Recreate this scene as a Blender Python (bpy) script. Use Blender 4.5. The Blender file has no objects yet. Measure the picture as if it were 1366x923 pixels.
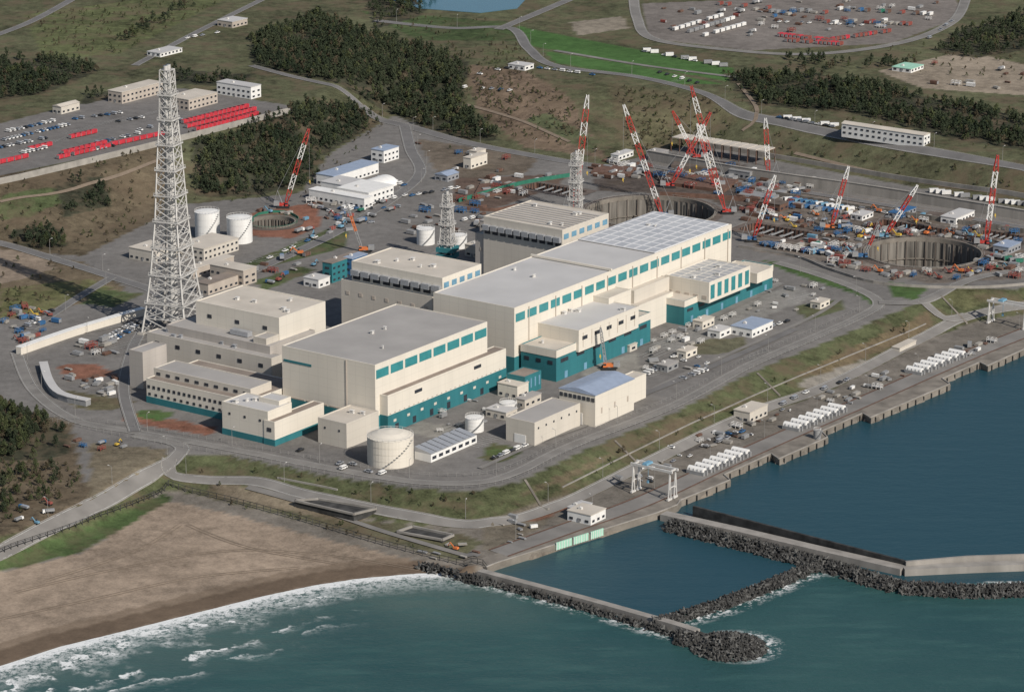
import bpy, math, random
import numpy as np
from mathutils import Vector
random.seed(7); rng=np.random.default_rng(7)
sc=bpy.context.scene
# ------------------------------------------------------------ survey helpers
D=math.radians(16.5); F=4500.0; CX=683.0; CY=461.5; H=520.0
SD,CD=math.sin(D),math.cos(D)
def ray(u,v):
    x=u-CX; y=CY-v
    return x, y*SD+F*CD, y*CD-F*SD
def P(u,v,z=0.0):
    r=ray(u,v); t=(z-H)/r[2]
    return (r[0]*t, r[1]*t)
def slen(p,z,d,ut):
    k=ut-CX
    return (k*(p[1]*CD-(z-H)*SD)-F*p[0])/(F*d[0]-k*d[1]*CD)
def ztop(p,vt):
    y=p[1]; k=(CY-vt)/F
    w=(k*y*CD-y*SD)/(CD+k*SD)
    return w+H
AN=math.atan2(4693,3330)
A=(math.cos(AN),math.sin(AN)); B=(-math.sin(AN),math.cos(AN))
# ------------------------------------------------------------ materials
def mat(name,col,rough=0.8,var=0.15,scale=0.3,metal=0.0,streak=False,spec=0.3,seam=None):
    m=bpy.data.materials.new(name); m.use_nodes=True
    nt=m.node_tree; b=nt.nodes['Principled BSDF']
    b.inputs['Roughness'].default_value=rough; b.inputs['Metallic'].default_value=metal
    b.inputs['Specular IOR Level'].default_value=spec
    g=nt.nodes.new('ShaderNodeNewGeometry')
    n=nt.nodes.new('ShaderNodeTexNoise'); n.inputs['Scale'].default_value=scale; n.inputs['Detail'].default_value=5
    if streak:
        mp=nt.nodes.new('ShaderNodeMapping'); mp.inputs['Scale'].default_value=(1,1,0.12)
        nt.links.new(g.outputs['Position'],mp.inputs[0]); nt.links.new(mp.outputs[0],n.inputs['Vector'])
    else: nt.links.new(g.outputs['Position'],n.inputs['Vector'])
    mr=nt.nodes.new('ShaderNodeMapRange'); mr.inputs[1].default_value=0.3; mr.inputs[2].default_value=0.7
    mr.inputs[3].default_value=1-var; mr.inputs[4].default_value=1+var
    nt.links.new(n.outputs['Fac'],mr.inputs[0]); fac=mr.outputs[0]
    if seam:
        tc=nt.nodes.new('ShaderNodeTexCoord'); sp=nt.nodes.new('ShaderNodeSeparateXYZ'); nt.links.new(tc.outputs['Object'],sp.inputs[0])
        def M(op,a,c):
            q=nt.nodes.new('ShaderNodeMath'); q.operation=op
            for i,x in enumerate((a,c)):
                if isinstance(x,(int,float)): q.inputs[i].default_value=x
                elif x is not None: nt.links.new(x,q.inputs[i])
            return q.outputs[0]
        s1=M('LESS_THAN',M('FRACT',M('DIVIDE',M('ADD',sp.outputs[0],sp.outputs[1]),seam),0),.04)
        s2=M('LESS_THAN',M('FRACT',M('DIVIDE',sp.outputs[2],seam*.8),0),.04)
        fac=M('MULTIPLY',fac,M('SUBTRACT',1.0,M('MULTIPLY',M('MAXIMUM',s1,s2),.11)))
    mx=nt.nodes.new('ShaderNodeVectorMath'); mx.operation='SCALE'
    mx.inputs[0].default_value=col[:3]; nt.links.new(fac,mx.inputs['Scale'])
    nt.links.new(mx.outputs[0],b.inputs['Base Color'])
    return m
def grid_roof(name,col,line,sp):
    m=mat(name,col,0.6,0.08,0.15); nt=m.node_tree; b=nt.nodes['Principled BSDF']
    src=b.inputs['Base Color'].links[0].from_socket
    tc=nt.nodes.new('ShaderNodeTexCoord'); br=nt.nodes.new('ShaderNodeTexBrick')
    br.offset=0; br.inputs['Scale'].default_value=1; br.inputs['Brick Width'].default_value=sp[0]; br.inputs['Row Height'].default_value=sp[1]
    br.inputs['Mortar Size'].default_value=sp[2]; br.inputs['Color1'].default_value=(0,0,0,1); br.inputs['Color2'].default_value=(0.25,.25,.25,1); br.inputs['Mortar'].default_value=(1,1,1,1)
    nt.links.new(tc.outputs['Object'],br.inputs['Vector'])
    mx=nt.nodes.new('ShaderNodeMix'); mx.data_type='RGBA'
    nt.links.new(br.outputs['Color'],mx.inputs[0]); nt.links.new(src,mx.inputs[6]); mx.inputs[7].default_value=(*line,1)
    nt.links.new(mx.outputs[2],b.inputs['Base Color'])
    return m
CREAM=mat('cream_panel',(.625,.575,.495),.8,.04,.10,streak=True,seam=6)
CREAM2=mat('pale_beige_panel',(.53,.485,.42),.8,.07,.10,streak=True,seam=5)
BEIGE=mat('beige_plaster',(.42,.365,.31),.8,.10,.15,streak=True)
PINKG=mat('grey_beige_concrete',(.40,.365,.33),.8,.10,.12,streak=True,seam=5)
TEAL=mat('teal_cladding',(.03,.155,.175),.6,.12,.15,streak=True,seam=4)
TEAL2=mat('teal_glass',(.04,.215,.23),.3,.12,.3,spec=.5)
RGREY=mat('grey_roof_membrane',(.335,.315,.295),.7,.10,.05)
RLIGHT=mat('light_grey_roof',(.47,.455,.44),.65,.07,.05)
RBROWN=mat('brown_grey_roof',(.23,.19,.16),.85,.15,.1)
RTAN=mat('tan_roof',(.50,.45,.385),.8,.10,.08)
RGRID=grid_roof('panelled_roof',(.38,.39,.41),(.66,.65,.64),(9,7,.7))
RGRID2=grid_roof('ribbed_roof',(.33,.33,.34),(.60,.56,.5),(5.5,7,.6))
RBLUE=mat('blue_grey_metal_roof',(.28,.33,.42),.45,.08,.3)
WHITE=mat('white_paint',(.70,.685,.655),.6,.06,.3,streak=True)
WHITET=mat('galvanised_white_steel',(.56,.54,.51),.6,.12,.3)
TOWERM=mat('weathered_tower_steel',(.47,.455,.43),.7,.18,.25)
DARK=mat('dark_glass',(.03,.035,.045),.25,.2,.3,spec=.5)
CONC=mat('concrete',(.27,.25,.225),.9,.22,.15,streak=True)
QUAYM=mat('stained_quay_concrete',(.19,.168,.142),.9,.3,.12)
PITM=mat('pit_wall_concrete',(.17,.155,.135),.9,.45,.25,streak=True)
CONCD=mat('dark_weathered_concrete',(.045,.044,.042),.95,.55,.25)
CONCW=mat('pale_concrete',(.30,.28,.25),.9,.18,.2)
FENCEM=mat('weathered_fence_steel',(.26,.25,.235),.8,.15,.3)
RED=mat('red_paint',(.40,.045,.035),.6,.15,.4)
REDW=mat('red_container_paint',(.48,.04,.055),.6,.25,.4)
REDD=mat('faded_red_paint',(.24,.07,.055),.7,.2,.4)
ORNG=mat('orange_paint',(.55,.16,.05),.6,.1,.4)
BLUE=mat('blue_paint',(.04,.12,.25),.6,.2,.4)
LBLUE=mat('light_blue_paint',(.14,.28,.38),.6,.15,.4)
GREEN=mat('green_paint',(.03,.15,.10),.6,.15,.4)
LGREEN=mat('pale_green_paint',(.32,.55,.42),.6,.1,.4)
YELL=mat('yellow_paint',(.50,.34,.06),.6,.1,.4)
GREY=mat('grey_paint',(.25,.25,.25),.7,.1,.4)
BLACK=mat('black_rubber',(.025,.025,.025),.8,.1,1)
SILV=mat('silver_paint',(.42,.43,.45),.35,.1,1,metal=.4)
RUST=mat('rusty_steel',(.13,.075,.055),.9,.25,.4)
DIRTB=mat('brown_deck',(.12,.095,.08),.95,.3,.2)
ASPH=mat('asphalt',(.150,.143,.138),.9,.16,.08)
ASPHL=mat('pale_asphalt',(.192,.180,.166),.9,.18,.08)
PAINT=mat('road_paint',(.40,.40,.38),.8,.2,.5)
TRACK=mat('packed_sand_track',(.20,.155,.115),.95,.15,.3)
BARK=mat('bark',(.07,.05,.035),.9,.2,2)
def leafmat(name,c1,c2):
    m=bpy.data.materials.new(name); m.use_nodes=True; nt=m.node_tree; b=nt.nodes['Principled BSDF']
    b.inputs['Roughness'].default_value=.9; b.inputs['Specular IOR Level'].default_value=.05
    g=nt.nodes.new('ShaderNodeNewGeometry')
    n=nt.nodes.new('ShaderNodeTexNoise'); n.inputs['Scale'].default_value=.22; n.inputs['Detail'].default_value=4
    n2=nt.nodes.new('ShaderNodeTexNoise'); n2.inputs['Scale'].default_value=.02
    nt.links.new(g.outputs['Position'],n.inputs['Vector']); nt.links.new(g.outputs['Position'],n2.inputs['Vector'])
    ad=nt.nodes.new('ShaderNodeMath'); ad.operation='ADD'; nt.links.new(n.outputs[0],ad.inputs[0]); nt.links.new(n2.outputs[0],ad.inputs[1])
    hf=nt.nodes.new('ShaderNodeMath'); hf.operation='MULTIPLY'; hf.inputs[1].default_value=.5
    r=nt.nodes.new('ShaderNodeValToRGB'); r.color_ramp.elements[0].position=.36; r.color_ramp.elements[1].position=.62
    nt.links.new(ad.outputs[0],hf.inputs[0]); nt.links.new(hf.outputs[0],r.inputs[0])
    r.color_ramp.elements[0].color=(*c1,1); r.color_ramp.elements[1].color=(*c2,1)
    nt.links.new(r.outputs[0],b.inputs['Base Color'])
    v1=nt.nodes.new('ShaderNodeVectorMath'); v1.operation='SCALE'; v1.inputs['Scale'].default_value=.45; nt.links.new(g.outputs['Normal'],v1.inputs[0])
    v2=nt.nodes.new('ShaderNodeVectorMath'); v2.operation='ADD'; v2.inputs[1].default_value=(0,-.15,.6); nt.links.new(v1.outputs[0],v2.inputs[0])
    v3=nt.nodes.new('ShaderNodeVectorMath'); v3.operation='NORMALIZE'; nt.links.new(v2.outputs[0],v3.inputs[0]); nt.links.new(v3.outputs[0],b.inputs['Normal'])
    return m
LEAF=leafmat('pine_foliage',(.024,.034,.021),(.050,.060,.034))
LEAFB=leafmat('brownish_foliage',(.05,.042,.028),(.095,.08,.05))
LEAFG=leafmat('green_scrub_foliage',(.040,.052,.024),(.080,.090,.042))
# ------------------------------------------------------------ mesh helpers
class MB:
    def __init__(s): s.v=[]; s.f=[]; s.m=[]
    def hexa(s,p,mi=0):
        o=len(s.v); s.v+=p
        for q in ((0,3,2,1),(4,5,6,7),(0,1,5,4),(1,2,6,5),(2,3,7,6),(3,0,4,7)):
            s.f.append([o+i for i in q]); s.m.append(mi)
    def box(s,x0,y0,z0,x1,y1,z1,mi=0,t=0,t2=None):
        t2=t if t2 is None else t2
        s.hexa([(x0,y0,z0),(x1,y0,z0),(x1,y1,z0),(x0,y1,z0),(x0+t,y0+t2,z1),(x1-t,y0+t2,z1),(x1-t,y1-t2,z1),(x0+t,y1-t2,z1)],mi)
    def strut(s,p,q,r,mi=0):
        p=Vector(p); q=Vector(q); d=q-p
        if d.length<1e-4: return
        d.normalize(); a=d.cross(Vector((0,0,1)))
        if a.length<.05: a=d.cross(Vector((1,0,0)))
        a.normalize(); b=d.cross(a)
        c=[a*r+b*r,-a*r+b*r,-a*r-b*r,a*r-b*r]
        s.hexa([tuple(p+x) for x in c]+[tuple(q+x) for x in c],mi)
    def cyl(s,cx,cy,r0,r1,z0,z1,n=16,mi=0,cap=True,mc=None):
        o=len(s.v)
        for i in range(n):
            a=2*math.pi*i/n; s.v.append((cx+r0*math.cos(a),cy+r0*math.sin(a),z0))
        for i in range(n):
            a=2*math.pi*i/n; s.v.append((cx+r1*math.cos(a),cy+r1*math.sin(a),z1))
        for i in range(n):
            j=(i+1)%n; s.f.append([o+i,o+j,o+n+j,o+n+i]); s.m.append(mi)
        if cap: s.f.append([o+n+i for i in range(n)]); s.m.append(mi if mc is None else mc)
    def hcyl(s,c,r,w,n=10,mi=0):
        o=len(s.v)
        for k in (0,w):
            for i in range(n):
                a=2*math.pi*i/n; s.v.append((c[0]+r*math.cos(a),c[1]+k,c[2]+r*math.sin(a)))
        for i in range(n):
            j=(i+1)%n; s.f.append([o+i,o+n+i,o+n+j,o+j]); s.m.append(mi)
        s.f.append([o+i for i in range(n)]); s.m.append(mi); s.f.append([o+n+n-1-i for i in range(n)]); s.m.append(mi)
    def build(s,name,mats):
        me=bpy.data.meshes.new(name); me.from_pydata(s.v,[],s.f)
        for m in (mats if isinstance(mats,(list,tuple)) else [mats]): me.materials.append(m)
        me.polygons.foreach_set('material_index',s.m); me.update(); return me
def npmesh(name,V,Fc,mats,flat=True):
    me=bpy.data.meshes.new(name); V=np.asarray(V,dtype=np.float32); Fc=np.asarray(Fc,dtype=np.int32)
    n=Fc.shape[1]; me.vertices.add(len(V)); me.vertices.foreach_set('co',V.ravel())
    me.loops.add(Fc.size); me.loops.foreach_set('vertex_index',Fc.ravel())
    me.polygons.add(len(Fc)); me.polygons.foreach_set('loop_start',np.arange(0,Fc.size,n,dtype=np.int32))
    me.polygons.foreach_set('loop_total',np.full(len(Fc),n,dtype=np.int32))
    me.polygons.foreach_set('use_smooth',np.full(len(Fc),not flat,dtype=bool))
    for m in mats: me.materials.append(m)
    me.update(calc_edges=True); me.validate(); return me
def ob(name,me=None,parent=None,loc=(0,0,0),rot=0.0,label=None,cat=None,group=None,kind=None,scale=None):
    o=bpy.data.objects.new(name,me); sc.collection.objects.link(o)
    o.location=loc; o.rotation_euler=(0,0,rot)
    if scale: o.scale=(scale,)*3
    if parent is not None: o.parent=parent
    if label:
        if len(label.split())<4: label+=' beside service road'
        o['label']=label
    if cat: o['category']=cat
    if group: o['group']=group
    if kind: o['kind']=kind
    return o
# ------------------------------------------------------------ terrain
def ext(line,z):
    p=[P(u,v,z) for u,v in line]
    a=p[0]; b=p[-1]
    return [(a[0]-A[0]*9000,a[1]-A[1]*9000)]+p+[(b[0]+A[0]*15000,b[1]+A[1]*15000)]
def close(l):
    a=l[0]; b=l[-1]
    return l+[(b[0]+B[0]*25000,b[1]+B[1]*25000),(a[0]+B[0]*25000,a[1]+B[1]*25000)]
def pip(X,Y,poly):
    ins=np.zeros(X.shape,bool); n=len(poly)
    for i in range(n):
        x1,y1=poly[i]; x2,y2=poly[(i+1)%n]
        if y1==y2: continue
        c=((y1>Y)!=(y2>Y))&(X<(x2-x1)*(Y-y1)/(y2-y1)+x1); ins^=c
    return ins
def pdist(X,Y,line):
    d=np.full(X.shape,1e9)
    for (x1,y1),(x2,y2) in zip(line[:-1],line[1:]):
        dx,dy=x2-x1,y2-y1; L=dx*dx+dy*dy+1e-9
        t=np.clip(((X-x1)*dx+(Y-y1)*dy)/L,0,1)
        d=np.minimum(d,np.hypot(X-x1-t*dx,Y-y1-t*dy))
    return d
L_pl=ext([(-300,770),(0,712),(110,668),(222,606),(300,606),(440,634),(560,652),(640,654),(695,641),(765,606),(900,550),(1000,497),(1100,457),(1190,417),(1270,388),(1366,384),(1700,300)],0)
L_ft=ext([(-300,815),(0,765),(140,700),(215,656),(300,660),(420,684),(560,700),(660,706),(740,682),(850,632),(1000,560),(1110,519),(1240,452),(1300,430),(1366,420),(1700,330)],-9)
QF=[(650,757),(665,751),(880,684),(905,674),(909,668),(975,641),(967,634),(1030,606),(1040,613),(1105,584),(1097,576),(1152,552),(1162,558),(1268,513),(1258,506),(1308,484),(1318,489),(1400,452),(1700,310)]
BEACH=[(-300,945),(-100,912),(0,888),(80,862),(150,845),(250,820),(350,795),(420,780),(480,771),(560,764),(620,764)]
L_sh=ext(BEACH,-12)[:-1]+[P(u,v,-9) for u,v in QF]; b_=L_sh[-1]; L_sh.append((b_[0]+A[0]*15000,b_[1]+A[1]*15000))
beachline=ext(BEACH,-12)[:-1]
L_hf=ext([(-300,345),(0,328),(110,332),(225,275),(400,258),(440,205),(530,152),(620,190),(800,222),(940,190),(1366,280),(1700,330)],0)
L_ht=ext([(-300,250),(0,240),(90,228),(240,188),(390,148),(470,95),(620,70),(720,100),(900,120),(1100,160),(1366,222),(1700,270)],18)
def height(X,Y):
    h=np.zeros(X.shape)
    ipl=pip(X,Y,close(L_pl)); ift=pip(X,Y,close(L_ft)); ish=pip(X,Y,close(L_sh))
    dpl=pdist(X,Y,L_pl); dft=pdist(X,Y,L_ft); dsh=pdist(X,Y,L_sh); dbe=pdist(X,Y,beachline)
    m=~ipl&ift; h[m]=-9*(dpl/(dpl+dft+1e-6))[m]
    m=~ipl&~ift&ish; h[m]=-9
    near=m&(dbe<=dsh+.01)
    t=dbe/(dbe+dft+1e-6); h[near]=(-12+3*np.clip(t,0,1)**.8)[near]
    m=~ipl&~ish; h[m]=-16
    bm=m&(dbe<=dsh+.01); h[bm]=(-12-np.minimum(dbe*.06,4))[bm]
    ihf=pip(X,Y,close(L_hf)); iht=pip(X,Y,close(L_ht)); dhf=pdist(X,Y,L_hf); dht=pdist(X,Y,L_ht)
    m=ihf&~iht; t=dhf/(dhf+dht+1e-6); h[m]=(18*t*t*(3-2*t))[m]
    h[iht]=18
    return h,dict(ipl=ipl,ift=ift,ish=ish,ihf=ihf,iht=iht,dsh=dsh,dbe=dbe)
X0,Y0,ST=-528.0,1180.0,3.0; NX,NY=353,580
gx=np.concatenate([[-20000,-9000,-4000,-2200,-1300,-850,-650],X0+ST*np.arange(NX),[640,820,1200,2000,4000,9000,20000]])
gy=np.concatenate([[-6000,-1000,300,800,1050,1140],Y0+ST*np.arange(NY),[2960,3080,3400,4200,7000,14000,30000]])
GX,GY=np.meshgrid(gx,gy); HZ,MK=height(GX,GY)
Hf=HZ[6:6+NY,7:7+NX].copy()
def hgt(x,y):
    i=(x-X0)/ST; j=(y-Y0)/ST
    i=min(max(i,0),NX-1.001); j=min(max(j,0),NY-1.001); a=int(i); b=int(j); fx=i-a; fy=j-b
    return (Hf[b,a]*(1-fx)+Hf[b,a+1]*fx)*(1-fy)+(Hf[b+1,a]*(1-fx)+Hf[b+1,a+1]*fx)*fy
def T(u,v):
    r=ray(u,v); t0=(22-H)/r[2]; t1=(-17-H)/r[2]; n=40; pt=t0
    for k in range(1,n+1):
        t=t0+(t1-t0)*k/n
        if H+r[2]*t<=hgt(r[0]*t,r[1]*t):
            lo,hi=pt,t
            for _ in range(10):
                md=(lo+hi)/2
                if H+r[2]*md<=hgt(r[0]*md,r[1]*md): hi=md
                else: lo=md
            t=hi; break
        pt=t
    return (r[0]*t,r[1]*t,hgt(r[0]*t,r[1]*t))
COL=np.zeros(GX.shape+(3,)); VEG=np.zeros(GX.shape)
def setc(m,c,v): COL[m]=c; VEG[m]=v
setc(np.ones(GX.shape,bool),(.165,.155,.145),.18)
setc(MK['ihf'],(.088,.090,.050),1)
setc(MK['ift']&~MK['ipl'],(.078,.086,.043),1)
setc(~MK['ift'],(.165,.147,.125),.45)
def patch(poly,c,v):
    setc(pip(GX,GY,[T(a,b)[:2] for a,b in poly]),c,v)
SAND=(.265,.208,.158)
patch([(-300,850),(0,763),(110,737),(225,668),(300,684),(400,710),(520,740),(650,772),(660,790),(0,960),(-300,1010)],SAND,.5)
m=(~MK['ish'])&(MK['dbe']<200); setc(m,(.2,.16,.12),.2)
SM=np.abs(COL[...,0]-.265)<.001
m=MK['ish']&(MK['dbe']<13)&SM; setc(m,(.125,.092,.066),.1)
m=MK['ish']&(MK['dbe']>=13)&(MK['dbe']<20)&SM; setc(m,(.19,.145,.107),.2)
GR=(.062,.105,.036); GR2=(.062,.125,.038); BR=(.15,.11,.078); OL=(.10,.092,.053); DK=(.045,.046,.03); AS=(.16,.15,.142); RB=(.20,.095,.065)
for poly,c,v in [
 ([(-50,750),(0,742),(110,705),(222,655),(228,667),(110,735),(0,762),(-50,775)],(.06,.088,.034),.8),
 ([(0,540),(95,562),(110,640),(130,665),(60,700),(0,715),(-60,715)],(.12,.095,.065),1),
 ([(120,590),(225,600),(200,640),(120,665)],(.16,.135,.095),.8),
 ([(228,645),(380,688),(560,735),(610,748),(650,722),(560,700),(460,692),(300,655)],(.095,.092,.055),1),
 ([(260,630),(420,668),(500,690),(460,697),(300,665)],(.17,.14,.10),.8),
 ([(640,700),(760,660),(720,705),(650,740)],(.15,.13,.10),.7),
 ([(680,670),(800,610),(860,590),(1010,530),(900,560),(760,640)],(.12,.10,.062),1),
 ([(1060,500),(1240,415),(1240,440),(1100,500)],(.14,.11,.065),1),
 ([(615,85),(700,95),(760,130),(810,212),(700,197),(640,150)],BR,1),
 ([(690,35),(980,92),(990,112),(850,88),(700,60)],GR2,.3),
 ([(725,68),(850,88),(960,112),(900,112),(740,84)],GR2,.3),
 ([(480,15),(680,30),(700,55),(560,55)],(.06,.085,.035),.8),
 ([(810,110),(950,128),(985,165),(900,195),(830,212)],OL,1),
 ([(960,160),(1366,228),(1366,275),(1050,218),(950,192)],(.09,.09,.052),1),
 ([(-100,335),(0,330),(110,350),(170,385),(60,420),(-100,440)],(.15,.12,.08),1),
 ([(-60,332),(0,330),(58,343),(74,358),(30,372),(-60,392)],(.24,.19,.145),.4),
 ([(0,385),(120,372),(150,385),(60,415),(0,425)],(.12,.12,.055),1),
 ([(-50,245),(230,190),(222,285),(110,342),(-50,328)],(.11,.088,.058),1),
 ([(0,262),(70,250),(100,262),(40,290),(0,292)],(.08,.10,.045),.9),
 ([(30,20),(180,0),(300,0),(160,72),(60,80)],(.095,.105,.048),1),
 ([(555,185),(720,210),(700,232),(590,242)],(.14,.115,.09),.6),
 ([(-100,165),(0,165),(150,128),(240,118),(392,142),(235,186),(0,235),(-100,240)],AS,.1),
 ([(855,5),(1270,-10),(1285,22),(1190,58),(1000,68),(868,52)],(.175,.155,.14),.3),
 ([(1170,95),(1290,68),(1400,95),(1400,130),(1230,118)],(.26,.215,.165),.5),
 ([(760,30),(830,22),(840,38),(770,48)],(.22,.19,.15),.5),
 ([(905,455),(990,450),(1003,468),(930,474)],(.12,.115,.075),.8),
 ([(1010,345),(1075,358),(1165,398),(1172,410),(1140,392),(1060,366)],GR,.6),
 ([(1180,375),(1240,385),(1220,400),(1190,395)],GR,.6),
 ([(1285,380),(1330,395),(1290,415),(1245,395)],(.10,.10,.05),1),
 ([(75,487),(130,485),(155,500),(90,508)],RB,.7),
 ([(165,548),(290,570),(280,581),(165,562)],RB,.8),
 ([(190,545),(230,550),(220,562),(180,556)],GR,.8),
 ([(335,285),(420,270),(430,300),(390,318),(330,315)],RB,.6),
 ([(440,305),(470,300),(460,330),(340,360),(320,355)],(.07,.09,.04),1),
 ([(340,375),(400,355),(420,360),(350,390)],(.07,.09,.04),1),
 ([(130,385),(190,392),(150,410),(110,405)],(.08,.10,.045),1),
 ([(85,520),(180,535),(150,548),(100,545)],(.11,.10,.06),1),
 ([(310,478),(420,488),(410,500)],GR,1),
 ([(560,560),(620,575),(600,590),(540,575)],(.24,.225,.20),.2),
 ([(655,590),(700,600),(670,618),(640,612)],(.06,.08,.03),1),
 ([(770,490),(850,470),(860,500),(800,520)],(.24,.225,.20),.2),
 ([(860,455),(1010,395),(1060,380),(1090,395),(900,470)],(.22,.21,.195),.3),
 ([(1060,408),(1120,400),(1130,412),(1075,428)],(.085,.095,.05),.8),
 ([(980,238),(1366,300),(1366,372),(1240,378),(1100,350),(1010,335)],(.155,.132,.113),.8),
 ([(1040,300),(1130,312),(1120,322),(1030,312)],(.09,.075,.065),.6),
 ([(1240,300),(1366,318),(1366,330),(1250,316)],(.085,.075,.065),.6),
 ([(790,240),(980,215),(1040,245),(990,285),(930,260),(800,255)],(.095,.078,.068),.8),
 ([(605,238),(760,232),(740,250),(650,282),(600,270)],(.11,.078,.062),.6),
 ([(700,690),(760,668),(770,672),(715,697)],RB,.8),
 ([(1060,512),(1150,480),(1180,482),(1090,525)],(.23,.21,.18),.4),
 ([(1110,545),(1180,515),(1200,520),(1130,552)],(.11,.10,.09),.5),
 ([(900,598),(960,572),(980,578),(915,606)],(.10,.09,.08),.5),
 ([(700,160),(730,150),(800,190),(790,205)],(.085,.095,.05),1),
 ([(640,60),(690,62),(700,90),(650,85)],(.09,.10,.05),1),
]: patch(poly,c,v)
FOREST=[
 ([(332,52),(420,18),(500,45),(560,60),(625,82),(618,140),(668,188),(600,186),(520,150),(470,122),(400,102),(335,85)],15),
 ([(255,192),(330,172),(400,142),(480,140),(505,165),(430,208),(402,250),(335,262),(262,262)],14),
 ([(-40,75),(100,82),(132,95),(60,125),(-40,140)],18),
 ([(965,98),(1090,98),(1366,158),(1400,205),(1280,188),(1130,150),(1000,140)],17),
 ([(-60,545),(0,540),(60,556),(92,580),(90,605),(50,615),(-60,612)],13),([(-60,610),(60,615),(98,612),(92,655),(40,680),(-60,690)],50),
 ([(70,240),(140,236),(146,276),(85,290)],20),([(15,308),(80,302),(92,332),(20,334)],20),
 ([(1270,45),(1400,8),(1400,62),(1300,78),(1250,70)],30),
 ([(225,92),(335,100),(330,118),(240,112)],40),([(130,60),(260,0),(275,0),(150,75)],60),
 ([(480,-20),(600,-20),(560,22),(500,40)],40),([(400,250),(470,205),(480,215),(430,262)],60),
 ([(1040,76),(1200,82),(1250,90),(1060,97)],60),
 ([(110,128),(240,105),(240,113),(110,140)],50)]
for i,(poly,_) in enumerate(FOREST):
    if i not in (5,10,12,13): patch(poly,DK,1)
SH=[(T(1231,338),35.0),(T(362,297),14.5),(T(868,283),40.0)]
Z=HZ.copy()
for (x,y,z),r in SH: Z[np.hypot(GX-x,GY-y)<r+1.5]=-60
TR=[]
for u,v,la,lb,dp in ((1062,320,20,42,8),(1248,313,14,44,7),(765,262,16,40,7),(1352,322,14,26,6)):
    x,y,z=T(u,v); TR.append((x,y,la,lb,dp))
    dx,dy=GX-x,GY-y; a=dx*A[0]+dy*A[1]; b2=dx*B[0]+dy*B[1]
    Z[(a>-1.5)&(a<la+1.5)&(b2>-1.5)&(b2<lb+1.5)]=-40
ntx,nty=len(gx),len(gy)
idx=np.arange(ntx*nty).reshape(nty,ntx)
FQ=np.stack([idx[:-1,:-1],idx[:-1,1:],idx[1:,1:],idx[1:,:-1]],-1).reshape(-1,4)
gm=bpy.data.materials.new('ground_cover'); gm.use_nodes=True; nt=gm.node_tree; b=nt.nodes['Principled BSDF']
b.inputs['Roughness'].default_value=.95; b.inputs['Specular IOR Level'].default_value=.1
at=nt.nodes.new('ShaderNodeAttribute'); at.attribute_name='Col'; av=nt.nodes.new('ShaderNodeAttribute'); av.attribute_name='veg'
g=nt.nodes.new('ShaderNodeNewGeometry')
def noise(s,det=6,ro=.6,vec=None):
    n=nt.nodes.new('ShaderNodeTexNoise'); n.inputs['Scale'].default_value=s; n.inputs['Detail'].default_value=det; n.inputs['Roughness'].default_value=ro
    nt.links.new(vec or g.outputs['Position'],n.inputs['Vector']); return n.outputs['Fac']
def mth(op,a,b_=None,c=None):
    n=nt.nodes.new('ShaderNodeMath'); n.operation=op
    for i,x in enumerate((a,b_,c)):
        if x is None: continue
        if isinstance(x,(int,float)): n.inputs[i].default_value=x
        else: nt.links.new(x,n.inputs[i])
    return n.outputs[0]
n1=noise(.02); n2=noise(.15,8,.7); n3=noise(.9,4)
s=mth('ADD',mth('MULTIPLY',mth('SUBTRACT',n1,.5),1.6),mth('ADD',mth('MULTIPLY',mth('SUBTRACT',n2,.5),2.2),mth('MULTIPLY',mth('SUBTRACT',n3,.5),1.0)))
amp=mth('MULTIPLY_ADD',av.outputs['Fac'],.8,.34)
fac=mth('MAXIMUM',mth('MULTIPLY_ADD',s,amp,1.0),.3)
vm=nt.nodes.new('ShaderNodeVectorMath'); vm.operation='SCALE'; nt.links.new(at.outputs['Color'],vm.inputs[0]); nt.links.new(fac,vm.inputs['Scale'])
mx=nt.nodes.new('ShaderNodeMix'); mx.data_type='RGBA'
n4=noise(.045,5,.65); k=nt.nodes.new('ShaderNodeMapRange'); k.inputs[1].default_value=.48; k.inputs[2].default_value=.64; nt.links.new(n4,k.inputs[0])
nt.links.new(mth('MULTIPLY',mth('MULTIPLY',k.outputs[0],mth('POWER',av.outputs['Fac'],3)),.7),mx.inputs[0]); nt.links.new(vm.outputs[0],mx.inputs[6]); mx.inputs[7].default_value=(.13,.098,.066,1)
nt.links.new(mx.outputs[2],b.inputs['Base Color'])
me=npmesh('terrain',np.stack([GX,GY,Z],-1).reshape(-1,3),FQ,[gm],False)
a_=me.color_attributes.new('Col','FLOAT_COLOR','POINT'); c4=np.ones((GX.size,4),np.float32); c4[:,:3]=COL.reshape(-1,3); a_.data.foreach_set('color',c4.ravel())
a_=me.attributes.new('veg','FLOAT','POINT'); a_.data.foreach_set('value',VEG.ravel().astype(np.float32))
ob('terrain',me,kind='structure',label='coastal ground with pavement, grass slopes and sand',cat='ground')
SHL=['wide round concrete-walled excavation pit ringed by machines','small round pit with green safety fencing','huge round concrete-walled pit behind pale reactor block']
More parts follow.
